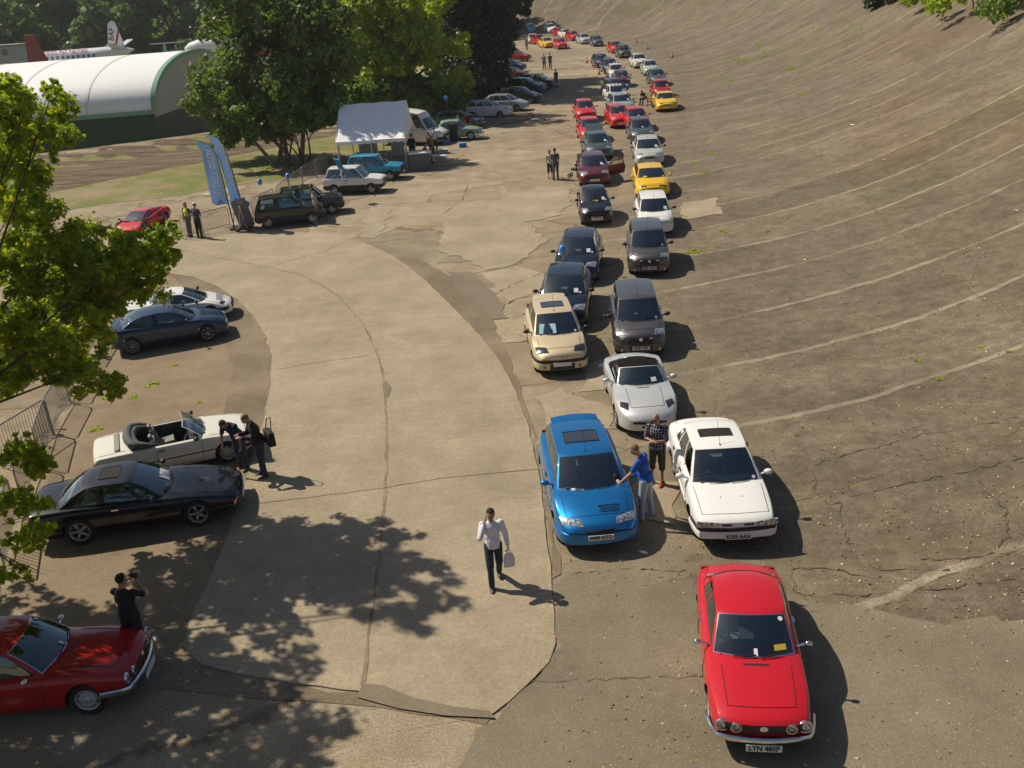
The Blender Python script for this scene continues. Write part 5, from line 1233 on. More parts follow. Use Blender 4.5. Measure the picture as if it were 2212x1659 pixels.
def redfin():
    a=atd(84,140,135);o=empty('aircraft_tail',a);tag(o,'brick red upright tail fin standing in front of the airliner nose','aircraft tail')
    mb=MB();q=[(-1.45,-2.5,-.5),(1.35,-2.5,-.5),(1.25,0,.4),(.32,0,3.55),(-.95,0,3.55),(-1.25,0,.4)];q=[(-1.4,0,-3),(1.4,0,-3),(1.3,0,.4),(.35,0,3.75),(-.95,0,3.75),(-1.25,0,.4)]
    P=[Vector((x,-.12,z)) for x,_,z in q]+[Vector((x,.12,z)) for x,_,z in q];n_=6;mb.add(P,[tuple(range(n_)),tuple(range(2*n_-1,n_-1,-1))]+[(i,(i+1)%n_,n_+(i+1)%n_,n_+i) for i in range(n_)])
    mb.build('fin',simple('brick_red',(.20,.028,.018),.6,noise=3),o,smooth=False)
    mb=MB();mb.tube([(-6,0,-3.2),(-1,0,-3),(2.5,0,-3.1)],[.9,.9,.3],14);mb.build('fuselage',simple('grey_fuselage',(.3,.3,.3),.5),o)
    mb=MB();mb.box((-.3,0,3.72),(1.3,.3,.12));mb.build('fin_tip',simple('tan_tip',(.3,.16,.08),.6),o)
redfin()
p=atd(452,104,150);o=empty('white_aircraft',p);tag(o,'white rounded aircraft nose with red stripe showing over the hangar end','aircraft')
mb=MB();mb.tube([(-3.6,0,-.2),(-3.3,0,-.1),(-2.6,0,0),(-1.2,0,.1),(2,0,.1),(9,0,.1)],[.1,.55,.95,1.25,1.3,1.3],18);mb.build('fuselage',M_awhite,o)
mb=MB();mb.tube([(-3.2,0,-.35),(-2.6,0,-.42),(-1.2,0,-.48),(2,0,-.48),(9,0,-.48)],[.3,.72,.98,1.02,1.02],18);mb.build('red_stripe',M_ared,o)
p=atd(365,108,160);o=empty('light_aircraft',p);tag(o,'small high wing aircraft with pale wing beyond the hangar roof','aircraft')
mb=MB();mb.box((0,0,1.0),(5.2,1.,.14));mb.build('wing',simple('dull_wing',(.30,.31,.28),.5),o,smooth=False);mb=MB();mb.box((-.6,0,.0),(.8,.1,2.),taper=.4);mb.build('fin',simple('dull_white',(.45,.46,.46),.5),o,smooth=False);mb=MB();mb.tube([(-1,0,-.6),(1,0,-.5),(4,0,-.5)],[.4,.5,.2],10);mb.build('fuselage',simple('dull_white',(.45,.46,.46),.5),o)
# low huts at the extreme left behind the hangar
for i,(x,y,w_) in enumerate([(10,118,7)]):
    p=atd(x,y,158);o=empty('low_hut',(p.x,p.y,H(p.x,p.y)));tag(o,'low pale hut left of the red fin behind the hangar','hut')
    z1=p.z+1.2-H(p.x,p.y);mb=MB();mb.box((0,0,z1/2),(w_,4,z1));mb.build('wall',simple('hut_wall',(.32,.34,.36),.7),o,smooth=False)
    mb=MB();mb.box((0,0,z1+.12),(w_+.4,4.5,.2));mb.build('roof',simple('hut_roof',(.15,.15,.16),.8),o,smooth=False);mb=MB();mb.box((1,-2.02,z1-.8),(.9,.06,.9));mb.build('window',M_awin,o,smooth=False)
# ---------------------------------------------------------------- marquee
def marquee():
    fr=at(880,368);fl=fr-Vector((4.15,-.1,0));d=(fr-fl);d.z=0;W_=d.length;d.normalize();bk=Vector((-d.y,d.x,0));o=empty('marquee',fl);o.matrix_world=Matrix((d,bk,Vector((0,0,1)))).transposed().to_4x4();o.matrix_world.translation=fl
    Mw=Matrix((d,bk,Vector((0,0,1)))).transposed().to_4x4();Mw.translation=fl;o.matrix_world=Mw
    tag(o,'white gable roofed marquee with scalloped edge','marquee')
    De,he,hr=5.6,2.0,3.9;cl=simple('marquee_cloth',(.90,.90,.91),.7)
    def sag(x,y,z):return (x,y,z-.05*math.sin(math.pi*x/W_*3)**2)
    mb=MB();xs=np.linspace(-.08,W_+.08,22)
    mb.grid([[sag(x,lerp(-.12,De/2,t),lerp(he,hr,t)-.10*math.sin(math.pi*t)) for t in np.linspace(0,1,8)] for x in xs])
    mb.grid([[sag(x,lerp(De+.12,De/2,t),lerp(he,hr,t)-.10*math.sin(math.pi*t)) for t in np.linspace(0,1,8)] for x in xs]);mb.build('roof',cl,o)
    mb=MB();xx=np.linspace(-.08,W_+.08,97);mb.grid([[(x,-.13,he),(x,-.14,he-.16-.05*abs(math.sin(math.pi*(x+.08)*2.2)))] for x in xx]);mb.build('valance',cl,o);mb=MB();mb.grid([[(x,De+.13,he),(x,De+.14,he-.2)] for x in xx]);mb.build('valance',cl,o)
    mb=MB();mb.box((W_*.75,-.15,he-.01),(W_*.42,.02,.03));mb.build('edge_ribbon',simple('orange_ribbon',(.6,.22,.08),.7),o,smooth=False)
    mb=MB();mb.add([(W_+.06,-.1,he),(W_+.06,De/2,hr),(W_+.06,De+.1,he)],[(0,1,2)]);mb.build('gable',cl,o,smooth=False)
    mb=MB();mb.add([(-.06,-.1,he),(-.06,De/2,hr),(-.06,De+.1,he)],[(0,1,2)]);mb.build('gable',cl,o,smooth=False)
    for x in(0,W_/2,W_):
        for y in(0,De):
            mb=MB();mb.tube([(x,y,0),(x,y,he)],.03,8);mb.build('pole',simple('white_pole',(.7,.7,.7),.5),o)
    # gathered side curtains
    for x,y,w1 in((W_+.02,.1,.55),(0.0,.1,.35),(W_*.62,De-.02,.9),(.4,De-.02,1.3)):
        mb=MB();mb.grid([[(x+(.0 if y<1 else w1*t/8)+.04*math.sin(t*2.1),y+(w1*t/8*(.4+.6*z/he) if y<1 else .03*math.sin(t*2.1)),z) for z in np.linspace(.02,he,6)] for t in range(9)]);mb.build('curtain',simple('curtain_cloth',(.60,.60,.58),.8),o)
    mb=MB();mb.box((W_*.42,De*.55,.72),(2.4,.8,.05));[mb.tube([(W_*.42+sx*1.1,De*.55+sy*.32,0),(W_*.42+sx*1.1,De*.55+sy*.32,.7)],.02,6) for sx in(1,-1) for sy in(1,-1)]
    t_=mb.build('trestle_table',simple('table_top',(.55,.50,.42),.7),None,smooth=False);t_.matrix_world=Mw;tag(t_,'pale trestle table standing inside the marquee','table')
    return Mw
MQ=marquee()
def obj_at(name,px,py,rz=0):
    p=at(px,py);return empty(name,p,R(rz))
o=obj_at('grey_counter',884,372,4);tag(o,'grey counter with white top by the marquee corner post','counter')
mb=MB();mb.box((.75,.5,.52),(1.25,.75,1.04));mb.build('cabinet',simple('counter_grey',(.13,.135,.14),.7),o,smooth=False);mb=MB();mb.box((.75,.5,1.07),(1.35,.85,.06));mb.build('top',simple('counter_top',(.75,.73,.66),.6),o,smooth=False)
M_wpl=simple('white_plastic',(.60,.62,.62),.4)
def chair(px,py,rz,label,mat,grp,fold=False):
    o=obj_at('folding_chair' if fold else 'garden_chair',px,py,rz);tag(o,label,'chair',grp)
    mb=MB();mb.box((0,0,.43),(.46,.46,.035));mb.build('seat',mat,o,smooth=False)
    mb=MB();mb.box((-.24,0,.70),(.04,.46,.50),(0,R(-12),0));mb.build('backrest',mat,o,smooth=False)
    for x in(-.2,.2):
        for y in(-.2,.2):
            mb=MB();mb.tube([(x*1.1,y*1.1,0),(x,y,.43)],.018,6);mb.build('leg',M_wpl if not fold else M_alloy,o)
    for y in(-.25,.25):
        mb=MB();mb.tube([(.2,y,.43),(.2,y,.64),(-.22,y,.66)],.018,6);mb.build('armrest',M_wpl if not fold else M_blk,o)
    return o
chair(905,366,200,'white garden chair in front of the marquee group','' or M_wpl,'chairs by the marquee');chair(922,360,160,'white garden chair right of the other by the marquee',M_wpl,'chairs by the marquee')
chair(1404,231,-15,'red folding chair with the seated man between the car lines',simple('red_canvas',(.55,.02,.03),.8),None,True)
oc=empty('beach_chair',at(700,452)+Vector((1.2,1.2,1.47)),R(40));tag(oc,'bright blue folding chair standing on the roof of the grey car','chair')
mb=MB();mb.box((0,0,.35),(.5,.55,.03),(0,R(10),0));mb.build('seat',simple('blue_canvas',(.01,.25,.55),.8),oc,smooth=False);mb=MB();mb.box((-.35,0,.68),(.05,.55,.62),(0,R(-25),0));mb.build('backrest',simple('blue_canvas',(.01,.25,.55),.8),oc,smooth=False)
mb=MB();[mb.tube([(x,y,0),(-x*.7,y,.45)],.015,6) for x in(.25,-.25) for y in(.25,-.25)];mb.build('frame',M_alloy,oc)
for px,py,c_,s_,lab,nm in [(925,352,(.50,.02,.02),(.4,.3,.3),'red cool box in front of the marquee group','cool_box'),(936,350,(.65,.62,.5),(.3,.2,.45),'cream and red panel leaning by the cool box','display_panel'),(965,312,(.05,.16,.35),(.5,.4,.3),'blue bag on the ground in front of the white van','bag'),(958,330,(.30,.36,.42),(.6,.45,.25),'pale grey crate beside the blue bag','crate'),(952,338,(.4,.45,.5),(.7,.4,.06),'folded pale sheet lying before the crate','folded_sheet'),(982,304,(.02,.02,.022),(.6,.6,1.25),'tall black speaker cabinet beside the white van','speaker'),(1412,228,(.02,.09,.06),(.4,.4,.5),'dark green bin beside the red folding chair','bin'),(1000,318,(.02,.18,.45),(.5,.35,.3),'blue box right of the speaker cabinet','box')]:
    o=obj_at(nm,px,py,random.uniform(-25,25));tag(o,lab,nm.replace('_',' '));mt=simple(nm+'_surface',c_,.6);mb=MB();mb.box((0,0,s_[2]*.45),(s_[0],s_[1],s_[2]*.9),taper=.94);mb.build('body',mt,o,smooth=False)
    mb=MB();mb.box((0,0,s_[2]*.95),(s_[0]*.98,s_[1]*.98,s_[2]*.1));mb.build('lid',simple(nm+'_lid',tuple(min(1,x*1.5+.05) for x in c_),.5),o,smooth=False)
# ---------------------------------------------------------------- feather flags
def flagmat():
    n=NT('blue_flag_cloth');P=n.coord();n.col(n.mix(n.noise(.9,3,.6,P),(.16,.30,.55),(.46,.58,.76))).rough(.7)
    t=n.n('BsdfTranslucent');t.inputs[0].default_value=(.12,.28,.6,1);m_=n.n('MixShader');m_.inputs[0].default_value=.3;n.l(n.b.outputs[0],m_.inputs[1]);n.l(t.outputs[0],m_.inputs[2]);n.l(m_.outputs[0],n.o.inputs[0]);return n.m
M_flag=flagmat();M_fw=simple('white_lettering',(.75,.78,.82),.7);M_fl=simple('pale_flag_edge',(.45,.58,.66),.7)
def flag(base,hgt,wd,lab,rz,tilt):
    o=empty('feather_flag',base);o.rotation_euler=(R(-2),R(tilt),R(rz));tag(o,lab,'flag','feather flags at the paddock gate')
    mb=MB();pole=[(0,0,0),(0,0,1.0),(.02,0,hgt*.6),(-.02,0,hgt*.85),(-.22,0,hgt*.95),(-wd*.85,0,hgt)];mb.tube(pole,[.03,.03,.022,.018,.014,.01],8);mb.build('pole',M_blk,o)
    fp=pch([(1.15,0),(hgt*.6,.0),(hgt*.85,-.03),(hgt*.95,-.22),(hgt,-wd*.8)]);G=[]
    for t in np.linspace(0,1,24):
        z=lerp(1.15,hgt,t);x1=fp(z);wz=wd*(1-.15*t) if t<.9 else wd;x0=-wz+(.0 if t>.08 else (1-t/.08)*wd*.55);x0=min(x0,x1-.01)
        G.append([(lerp(x1,x0,u),.07*math.sin(5*t+3*u)*u,z-(0 if t<.06 else 0)+(u*.42 if t<.02 else 0)) for u in np.linspace(0,1,7)])
    mb=MB();mb.grid(G,mat=lambda i,j:1 if j in(0,) and i>2 else 0);mb.build('cloth',[M_flag,M_fl],o,fix=False)
    M=Matrix.Translation((-wd*.46,-.09,hgt*.52))@Matrix.Rotation(R(90),4,'X')@Matrix.Rotation(R(-90),4,'Z');text_mesh('ITALIA',.50,'lettering',M_fw,o,M,.82)
    M=Matrix.Translation((-wd*.44,-.09,hgt*.80))@Matrix.Rotation(R(90),4,'X')@Matrix.Rotation(R(-90),4,'Z');text_mesh('AUTO',.36,'lettering',M_fw,o,M,.95)
b_=at(507,495);flag(b_+Vector((0,0,.0)),4.45,.76,'nearer blue feather flag with large white lettering',8,-4);b2=at(532,492);flag(b2+Vector((.0,.5,0)),4.75,.62,'farther blue feather flag partly hidden behind the nearer one',52,-7)
o=empty('flag_stand',b_+Vector((.35,.1,0)));tag(o,'black framed grey board leaning at the foot of the flags','stand');mb=MB();mb.box((0,0,.04),(1.0,.8,.08));mb.build('base',M_blk,o,smooth=False);mb=MB();mb.box((.15,0,.75),(.75,.05,1.45),(0,R(-12),R(20)));mb.build('board',simple('grey_board',(.22,.23,.24),.6),o,smooth=False);mb=MB();[mb.tube([(x,-.3,0),(x*.3,0,1.3)],.02,6) for x in(-.4,.4)];mb.build('frame',M_blk,o)
# ---------------------------------------------------------------- crowd barriers
M_galv=simple('galvanised_steel',(.30,.31,.31),.4,.7)
def barrier_proto():
    o=empty('crowd_barrier');W_,h=2.3,1.1;mb=MB()
    mb.tube([(-W_/2,0,.0),(-W_/2,0,h-.12),(-W_/2+.12,0,h),(W_/2-.12,0,h),(W_/2,0,h-.12),(W_/2,0,0)],.021,7);mb.tube([(-W_/2,0,.2),(W_/2,0,.2)],.017,6);mb.build('frame',M_galv,o)
    for k in range(1,19):
        mb=MB();x=-W_/2+W_*k/19;mb.tube([(x,0,.2),(x,0,h)],.0085,5,cap=False);mb.build('bar',M_galv,o)
    for s_ in(-1,1):
        mb=MB();mb.tube([(s_*W_*.42,-.32,.01),(s_*W_*.42,-.16,.06),(s_*W_*.42,.16,.06),(s_*W_*.42,.32,.01)],.016,6);mb.build('foot',M_galv,o)
    index_kids(o);return o
BP=None
def barriers(pts,labs,grp):
    global BP
    P=[at(*p) for p in pts];L=[0]
    i=0
    for a,b in zip(P,P[1:]):
        n_=max(1,round((b-a).length/2.35))
        for k in range(n_):
            c_=a.lerp(b,(k+.5)/n_);d=b-a
            if BP is None:BP=o=barrier_proto()
            else:o=copy_tree(BP)
            o.location=c_;o.rotation_euler=(0,0,math.atan2(d.y,d.x)+random.uniform(-.05,.05));o.scale=(min(1.1,d.length/n_/2.35),1,1)
            tag(o,labs%ordn[min(i,13)],'barrier',grp);i+=1
barriers([(395,519),(440,508),(500,492)],'steel crowd barrier left of the flags, %s from the left','barriers beside the flags')
barriers([(545,478),(600,448),(655,402),(710,368)],'steel crowd barrier behind the dark boxy hatchbacks, %s from the flags','barriers behind the parked hatchbacks')
barriers([(2,1260),(50,1100),(119,938)],'steel crowd barrier at the left edge, %s from the bottom','barriers beside the left edge')
barriers([(119,938),(150,872),(185,795),(218,728)],'steel crowd barrier behind the convertible, %s from its lower end','barriers under the branches')
barriers([(119,938),(5,1012)],'steel crowd barrier turned across towards the left edge, %s panel','barriers beside the left edge')
# ---------------------------------------------------------------- cones, balloons, kerb, litter
M_cone=simple('cone_orange',(.70,.10,.02),.5)
def coneproto():
    o=empty('traffic_cone');mb=MB();mb.box((0,0,.02),(.36,.36,.04));mb.build('base',M_blk,o,smooth=False);mb=MB();mb.lathe([(.14,.04),(.09,.28),(.075,.36),(.03,.62),(0,.63)],14,'z');mb.build('cone',M_cone,o)
    mb=MB();mb.lathe([(.094,.27),(.074,.38)],14,'z');mb.build('band',simple('cone_band',(.7,.7,.7),.5),o);index_kids(o);return o
CP=coneproto()
for i,(x,y,l_) in enumerate([(1229,106,'orange cone in front of the far red hatchback'),(1268,136,'orange cone farthest of the three beside the steel blue hatchback'),(1285,146,'orange cone in the middle of the three by the blue hatchback'),(1294,161,'orange cone nearest of the three by the blue hatchback'),(1309,172,'orange cone just behind the dark green hatchback'),(1375,92,'orange cone on the banking above the leading dark grey hatchback'),(1399,106,'orange cone behind the cream small hatchback'),(1452,125,'orange cone farthest up the banking on the right')]):
    o=CP if i==0 else copy_tree(CP);o.location=at(x,y);o.scale=(1.15,)*3;tag(o,l_,'traffic cone','orange cones on the banking')
M_bal=simple('balloon_blue',(.02,.26,.72),.25,coat=1);M_str=simple('balloon_string',(.65,.5,.12),.7)
def balloon(px,py,dist,lab,tail,s=1.):
    p=atd(px,py,dist);o=empty('balloon',p);tag(o,lab,'balloon','blue balloons tied to cars');mb=MB();mb.ell((0,0,0),(.14*s,.14*s,.17*s),16,12);mb.ell((0,0,-.18*s),(.025,.025,.02),8,4);mb.build('skin',M_bal,o)
    mb=MB();e=Vector(tail);mb.tube([(0,0,-.18*s),e*.3+Vector((.03,0,-.1)),e*.6+Vector((-.03,0,-.03)),e],.008,5);mb.build('string',M_str,o)
balloon(561,393,52.2,'blue balloon above the tail of the green black hatchback',(.55,.2,-.95));balloon(622,380,53.5,'blue balloon above the roof of the grey boxy hatchback',(-.1,.2,-.85));balloon(533,441,48.5,'blue balloon at the head of the walking woman',(-.1,0,-.8))
balloon(1215,539,29.5,'blue balloon over the roof of the black hatchback',(.05,.3,-.55),.9);balloon(1269,289,68,'blue balloon before the bonnet of the front red hatchback',(-.1,0,-.7),1.15);balloon(1356,187,91,'blue balloon above the white hatchback with roof lamps',(-.3,0,-.9),1.5);balloon(1118,178,108,'blue balloon in the shade by the dark green saloon',(0,0,-.8),1.3);balloon(963,212,77,'blue balloon against the dark trees behind the white van',(0,0,-1),1.2)
sheet('kerb_island',[(905,312),(960,300),(1040,279),(1100,268),(1146,257),(1154,250),(1148,244),(1120,244),(1060,252),(1000,262),(930,280)],M_gravel,.10,jit=.05,step=.6,skirt=.14)
mb=MB()
for x,y,s_ in [(1300,790,.18),(1305,682,.1),(1118,1440,.0),(1500,742,.08),(440,1364,.1),(2160,1140,.0),(1085,1548,.0),(1270,508,.12),(445,420,.25),(480,410,.3),(2195,455,.12),(1910,345,.15),(335,1380,.08),(1960,295,.2),(1842,270,.2),(1390,1195,.12),(1738,562,.09)]:
    if s_:
        p=at(x,y);a=random.uniform(0,3);mb.add([p+Vector((s_*math.cos(a+k*1.57)*(.6 if k%2 else 1),s_*math.sin(a+k*1.57)*(.6 if k%2 else 1),.02+.02*(k==1))) for k in range(4)],[(0,1,2,3)])
tag(mb.build('litter',M_paper,smooth=False),kind='stuff')
# ---------------------------------------------------------------- people
def skinm(name,c):
    n=NT(name);n.col(n.mix(n.noise(18,3,.6,n.coord()),tuple(x*.85 for x in c),tuple(min(1,x*1.12) for x in c))).rough(.5)
    n.b.inputs['Subsurface Weight'].default_value=.08;n.b.inputs['Subsurface Scale'].default_value=.01;return n.m
SK=[skinm('fair_skin',(.46,.25,.17)),skinm('tan_skin',(.36,.19,.12)),skinm('brown_skin',(.24,.12,.07))]
def cloth(name,c):return simple(name,c,.85,noise=14)
def plaid():
    n=NT('checked_shirt_cloth');P=n.coord();s=n.n('SeparateXYZ');n.l(P,s.inputs[0])
    def st(o,f):return n.math('LESS_THAN',n.math('FRACT',n.math('MULTIPLY',o,f)),.22)
    a=n.math('ADD',st(s.outputs[1],16),st(s.outputs[2],16));n.col(n.mix(n.math('MULTIPLY',a,.5),(.012,.014,.022),(.42,.43,.46))).rough(.9);return n.m
def fuse(mb,name,mat,parent,vox,smooth=4):
    me=mb.mesh('t',mat);o=bpy.data.objects.new('t',me);C.objects.link(o)
    m=o.modifiers.new('r','REMESH');m.mode='VOXEL';m.voxel_size=vox
    if smooth:
        s=o.modifiers.new('s','SMOOTH');s.iterations=smooth;s.factor=.5
    dg=bpy.context.evaluated_depsgraph_get();r=bpy.data.meshes.new_from_object(o.evaluated_get(dg));r.name=name
    bpy.data.objects.remove(o);r.materials.clear();r.materials.append(mat)
    r.polygons.foreach_set('use_smooth',[True]*len(r.polygons));r.update();return link(name,r,parent)
UP_=(.04,.14,-1.);FO_=(.18,.02,-1.)
ST=((.02,.05,-1),(-.02,.02,-1))
def person(pt,head,label,top,bot,skin=0,h=1.75,lean=0,pitch=5,turn=0,aL=None,aR=None,lL=None,lR=None,sleeve='short',legs='long',hair=(.03,.02,.012),shoes=(.02,.02,.02),near=False,hairy=True,pos=None,group=None,hat=None,build=1.,topmat=None,vest=None,female=False,seat=False,glasses=False,grip=None,belt=False):
    p=pos if pos is not None else at(*pt);o=empty('person',p,R(head));tag(o,label,'person',group)
    k=h/1.75;aL=aL or (UP_,FO_);aR=aR or (UP_,FO_);lL=lL or ST;lR=lR or ST
    def N(v,s=1):v=Vector((v[0],v[1]*s,v[2]));return v.normalized()
    hipz=.93;legz=[]
    J={}
    for nm,l,s in (('L',lL,1),('R',lR,-1)):
        a=N(l[0],s)*.43;b=N(l[1],s)*.42;J['hip'+nm]=Vector((0,s*.088,0));J['kn'+nm]=J['hip'+nm]+a;J['an'+nm]=J['kn'+nm]+b;legz.append(J['an'+nm].z)
    base=.085-min(legz);pel=Vector((0,0,base))
    for q in list(J):J[q]=J[q]+pel
    Rt=Matrix.Rotation(R(lean),3,'Y');Rh=Matrix.Rotation(R(turn),3,'Z')@Matrix.Rotation(R(lean+pitch),3,'Y')
    T=lambda x,y,z:pel+Rt@Vector((x,y,z))
    neck=T(0,0,.53);hc=neck+Rh@Vector((.025,0,.175))
    for nm,a,s in (('L',aL,1),('R',aR,-1)):
        J['sh'+nm]=T(0,s*.175,.465);J['el'+nm]=J['sh'+nm]+N(a[0],s)*.285;J['wr'+nm]=J['el'+nm]+N(a[1],s)*.25;J['hd'+nm]=N(a[2] if len(a)>2 else a[1],s)
    bw=build;vox=.0085 if near else .015
    def S(mb):
        mb.v=[tuple(c*k for c in v) for v in mb.v];return mb
    def torso(mb,g,lo=True):
        M=Rt
        if lo:mb.ell(T(0,0,.03),(.105*bw+g,.150*bw+g,.13),14,10,M=M)
        mb.ell(T(.005,0,.17),(.098*bw+g,.135*bw+g,.15),14,10,M=M);mb.ell(T(0,0,.34),(.108*bw+g,.158*bw+g,.165),14,10,M=M);mb.ell(T(-.01,0,.44),(.075+g,.165+g,.075),14,8,M=M)
        if female:mb.ell(T(.07,0,.33),(.06+g,.115+g,.06),12,8,M=M)
        mb.cone(T(0,0,.45),neck,.06+g,.05+g*.4)
    def arm(mb,nm,g,part):
        if part>0:mb.cone(J['sh'+nm],J['sh'+nm].lerp(J['el'+nm],min(part,1)),.053+g,.043+g)
        if part>1:mb.cone(J['el'+nm],J['el'+nm].lerp(J['wr'+nm],part-1),.042+g,.030+g)
    def leg(mb,nm,g,part,flare=0):
        f=min(part,1);mb.cone(J['hip'+nm],J['hip'+nm].lerp(J['kn'+nm],f),.082*bw+g,lerp(.082*bw,.055,f)+g+flare)
        if part>1:mb.cone(J['kn'+nm],J['kn'+nm].lerp(J['an'+nm],part-1),.054+g,lerp(.054,.036,part-1)+g+flare)
    # body
    mb=MB();torso(mb,-.012)
    mb.cone(neck-Rt@Vector((0,0,.03)),neck+Rh@Vector((.01,0,.10)),.052,.05)
    mb.ell(hc,(.096,.076,.108),16,12,M=Rh);mb.ell(hc+Rh@Vector((.022,0,-.055)),(.066,.058,.062),12,8,M=Rh)
    mb.cone(hc+Rh@Vector((.088,0,.005)),hc+Rh@Vector((.105,0,-.028)),.010,.015,8);mb.ell(hc+Rh@Vector((.082,0,.028)),(.014,.05,.012),10,6,M=Rh);mb.ell(hc+Rh@Vector((.084,0,-.062)),(.012,.026,.011),8,6,M=Rh)
    for s in(1,-1):mb.ell(hc+Rh@Vector((-.005,s*.077,-.008)),(.020,.011,.030),8,6,M=Rh)
    for nm in'LR':
        arm(mb,nm,-.004,2);leg(mb,nm,-.012,2)
        w_=J['wr'+nm];d=J['hd'+nm];sgn=1 if nm=='L' else -1
        sidev=d.cross(Vector((1,0,0)));sidev=sidev.normalized() if sidev.length>.2 else Vector((0,1,0))
        fw=sidev.cross(d).normalized();nrm=sidev if True else fw
        # palm: width along fw, thickness along nrm
        pc=w_+d*.045;Mp=Matrix((fw,nrm,d)).transposed();mb.ell(pc,(.040,.018,.052),10,8,M=Mp)
        if near:
            inw=-nrm if nrm.dot(Vector((0,sgn,0)))>0 else nrm;cv=.55 if (grip and nm in grip) else .25
            for i_,(off,ln) in enumerate(((.028,.066),(.010,.075),(-.009,.070),(-.027,.055))):
                b0=w_+d*.085+fw*off;b1=b0+(d*(1-cv)+inw*cv).normalized()*ln*.5;b2=b1+(d*(1-cv*2)+inw*cv*1.6).normalized()*ln*.5
                mb.cone(b0-d*.01,b1,.0095,.0088,7);mb.cone(b1,b2,.0088,.0078,7)
            t0=w_+d*.035+fw*.032;t1=t0+(d*.7+fw*.7+inw*.3).normalized()*.035;t2=t1+(d*.9+fw*.2+inw*.5).normalized()*.028;mb.cone(t0,t1,.012,.010,7);mb.cone(t1,t2,.010,.008,7)
        else:
            mb.ell(w_+d*.11,(.033,.014,.040),8,6,M=Mp);mb.cone(w_+d*.04+fw*.03,w_+d*.085+fw*.045,.010,.009,6)
        a_=J['an'+nm];mb.ell(a_+Vector((.07,0,-.05)),(.12,.04,.032),10,6)
    fuse(S(mb),'body',SK[skin],o,vox,3 if near else 2)
    # clothes
    sl={'short':.72,'long':1.93,'none':.0,'half':.9,'rolled':1.25}[sleeve]
    mb=MB();torso(mb,.012)
    if bot is None:  # dress
        mb.tube([T(0,0,.12),T(0,0,-.05),T(.02,0,-.42)],[.13,.17,.21],18)
    else:mb.tube([T(0,0,.15),T(0,0,-.035)],[.135*bw,.150*bw],18)
    for nm in'LR':
        if sl:arm(mb,nm,.014,sl)
    if top is not None:fuse(S(mb),'dress' if bot is None else ('jacket' if sleeve=='long' and topmat is None and sum(top)<.1 else 'shirt'),topmat or cloth('top_cloth',top),o,.012 if near else .017,3)
    if vest:
        mb=MB();torso(mb,.024,True);fuse(S(mb),'vest',cloth('vest_cloth',vest),o,.016,2)
    if bot is not None:
        mb=MB();mb.ell(T(0,0,.02),(.112*bw,.158*bw,.125),14,10,M=Rt)
        lg={'long':1.97,'shorts':1.02,'knee':1.2}[legs]
        for nm in'LR':leg(mb,nm,.012,lg,.012)
        fuse(S(mb),'trousers' if legs=='long' else 'shorts',cloth('trouser_cloth',bot),o,.012 if near else .017,3)
    for nm in'LR':
        mb=MB();a_=J['an'+nm];mb.ell(a_+Vector((.065,0,-.052)),(.138,.050,.040),12,8);mb.ell(a_+Vector((-.02,0,-.035)),(.06,.046,.055),10,8);S(mb).build('shoe',simple('shoe_leather',shoes,.5),o)
    if hairy:
        mb=MB();mb.ell(hc+Rh@Vector((-.030,0,.030)),(.084,.083,.092),14,10,M=Rh)
        if female:mb.ell(hc+Rh@Vector((-.055,0,-.06)),(.05,.07,.11),12,8,M=Rh)
        mb.ell(hc+Rh@Vector((.012,0,.082)),(.055,.060,.026),10,6,M=Rh);fuse(S(mb),'hair',cloth('hair',hair),o,.010 if near else .014,1)
    if near:
        for s in(1,-1):
            mb=MB();mb.ell(hc+Rh@Vector((.083,s*.031,.008)),(.010,.012,.009),8,6,M=Rh);S(mb).build('eye',M_ink,o)
    if glasses:
        mb=MB();[mb.ell(hc+Rh@Vector((.093,s*.033,.008)),(.010,.027,.020),10,6,M=Rh) for s in(1,-1)];mb.tube([hc+Rh@Vector((.0,.082,.012)),hc+Rh@Vector((.095,.055,.014)),hc+Rh@Vector((.1,0,.014)),hc+Rh@Vector((.095,-.055,.014)),hc+Rh@Vector((.0,-.082,.012))],.004,5);S(mb).build('sunglasses',M_blk,o)
    if hat:
        mb=MB();mb.ell(hc+Rh@Vector((-.01,0,.055)),(.104,.090,.070),14,8,M=Rh);mb.ell(hc+Rh@Vector((.10,0,.04)),(.07,.07,.012),12,6,M=Rh);S(mb).build('cap',cloth('cap_cloth',hat),o)
    W=lambda v:o.matrix_world@(Vector(v)*k)
    bpy.context.view_layer.update();return o,{q:W(v) for q,v in J.items()},W(hc)
def slab_thing(name,label,cat,c,sz,mat,rot=(0,0,0)):
    o=empty(name,c);o.rotation_euler=rot;tag(o,label,cat);return o
WK=(((.32,.02,-1),(.10,0,-1)),((-.12,.02,-1),(-.55,0,-.9)))
# man on the phone walking towards the viewer
o,J,hd=person((1072,1262),-84,'man in white shirt and dark jeans walking with a phone at his ear',(.62,.64,.70),(.025,.035,.055),1,1.76,near=True,sleeve='long',topmat=cloth('white_shirt_cloth',(.62,.64,.72)),aR=((.62,.22,-.52),(-.20,-.16,.32),(-.30,-.10,.9)),aL=((-.05,.28,-1),(.12,.10,-1)),lR=WK[0],lL=WK[1],grip='LR',shoes=(.02,.018,.018),hair=(.015,.010,.008),pitch=14,turn=-4)
ph=empty('mobile_phone',J['wrR'].lerp(hd,.45)+Vector((-.02,-.02,.03)));ph.rotation_euler=(R(12),R(10),R(10));tag(ph,'dark mobile phone held at the ear of the man in white','phone')
mb=MB();mb.box((0,0,0),(.016,.055,.12));mb.build('case',M_blk,ph,smooth=False);mb=MB();mb.box((-.010,0,.01),(.003,.045,.085));mb.build('screen',simple('phone_screen',(.15,.16,.18),.1),ph,smooth=False)
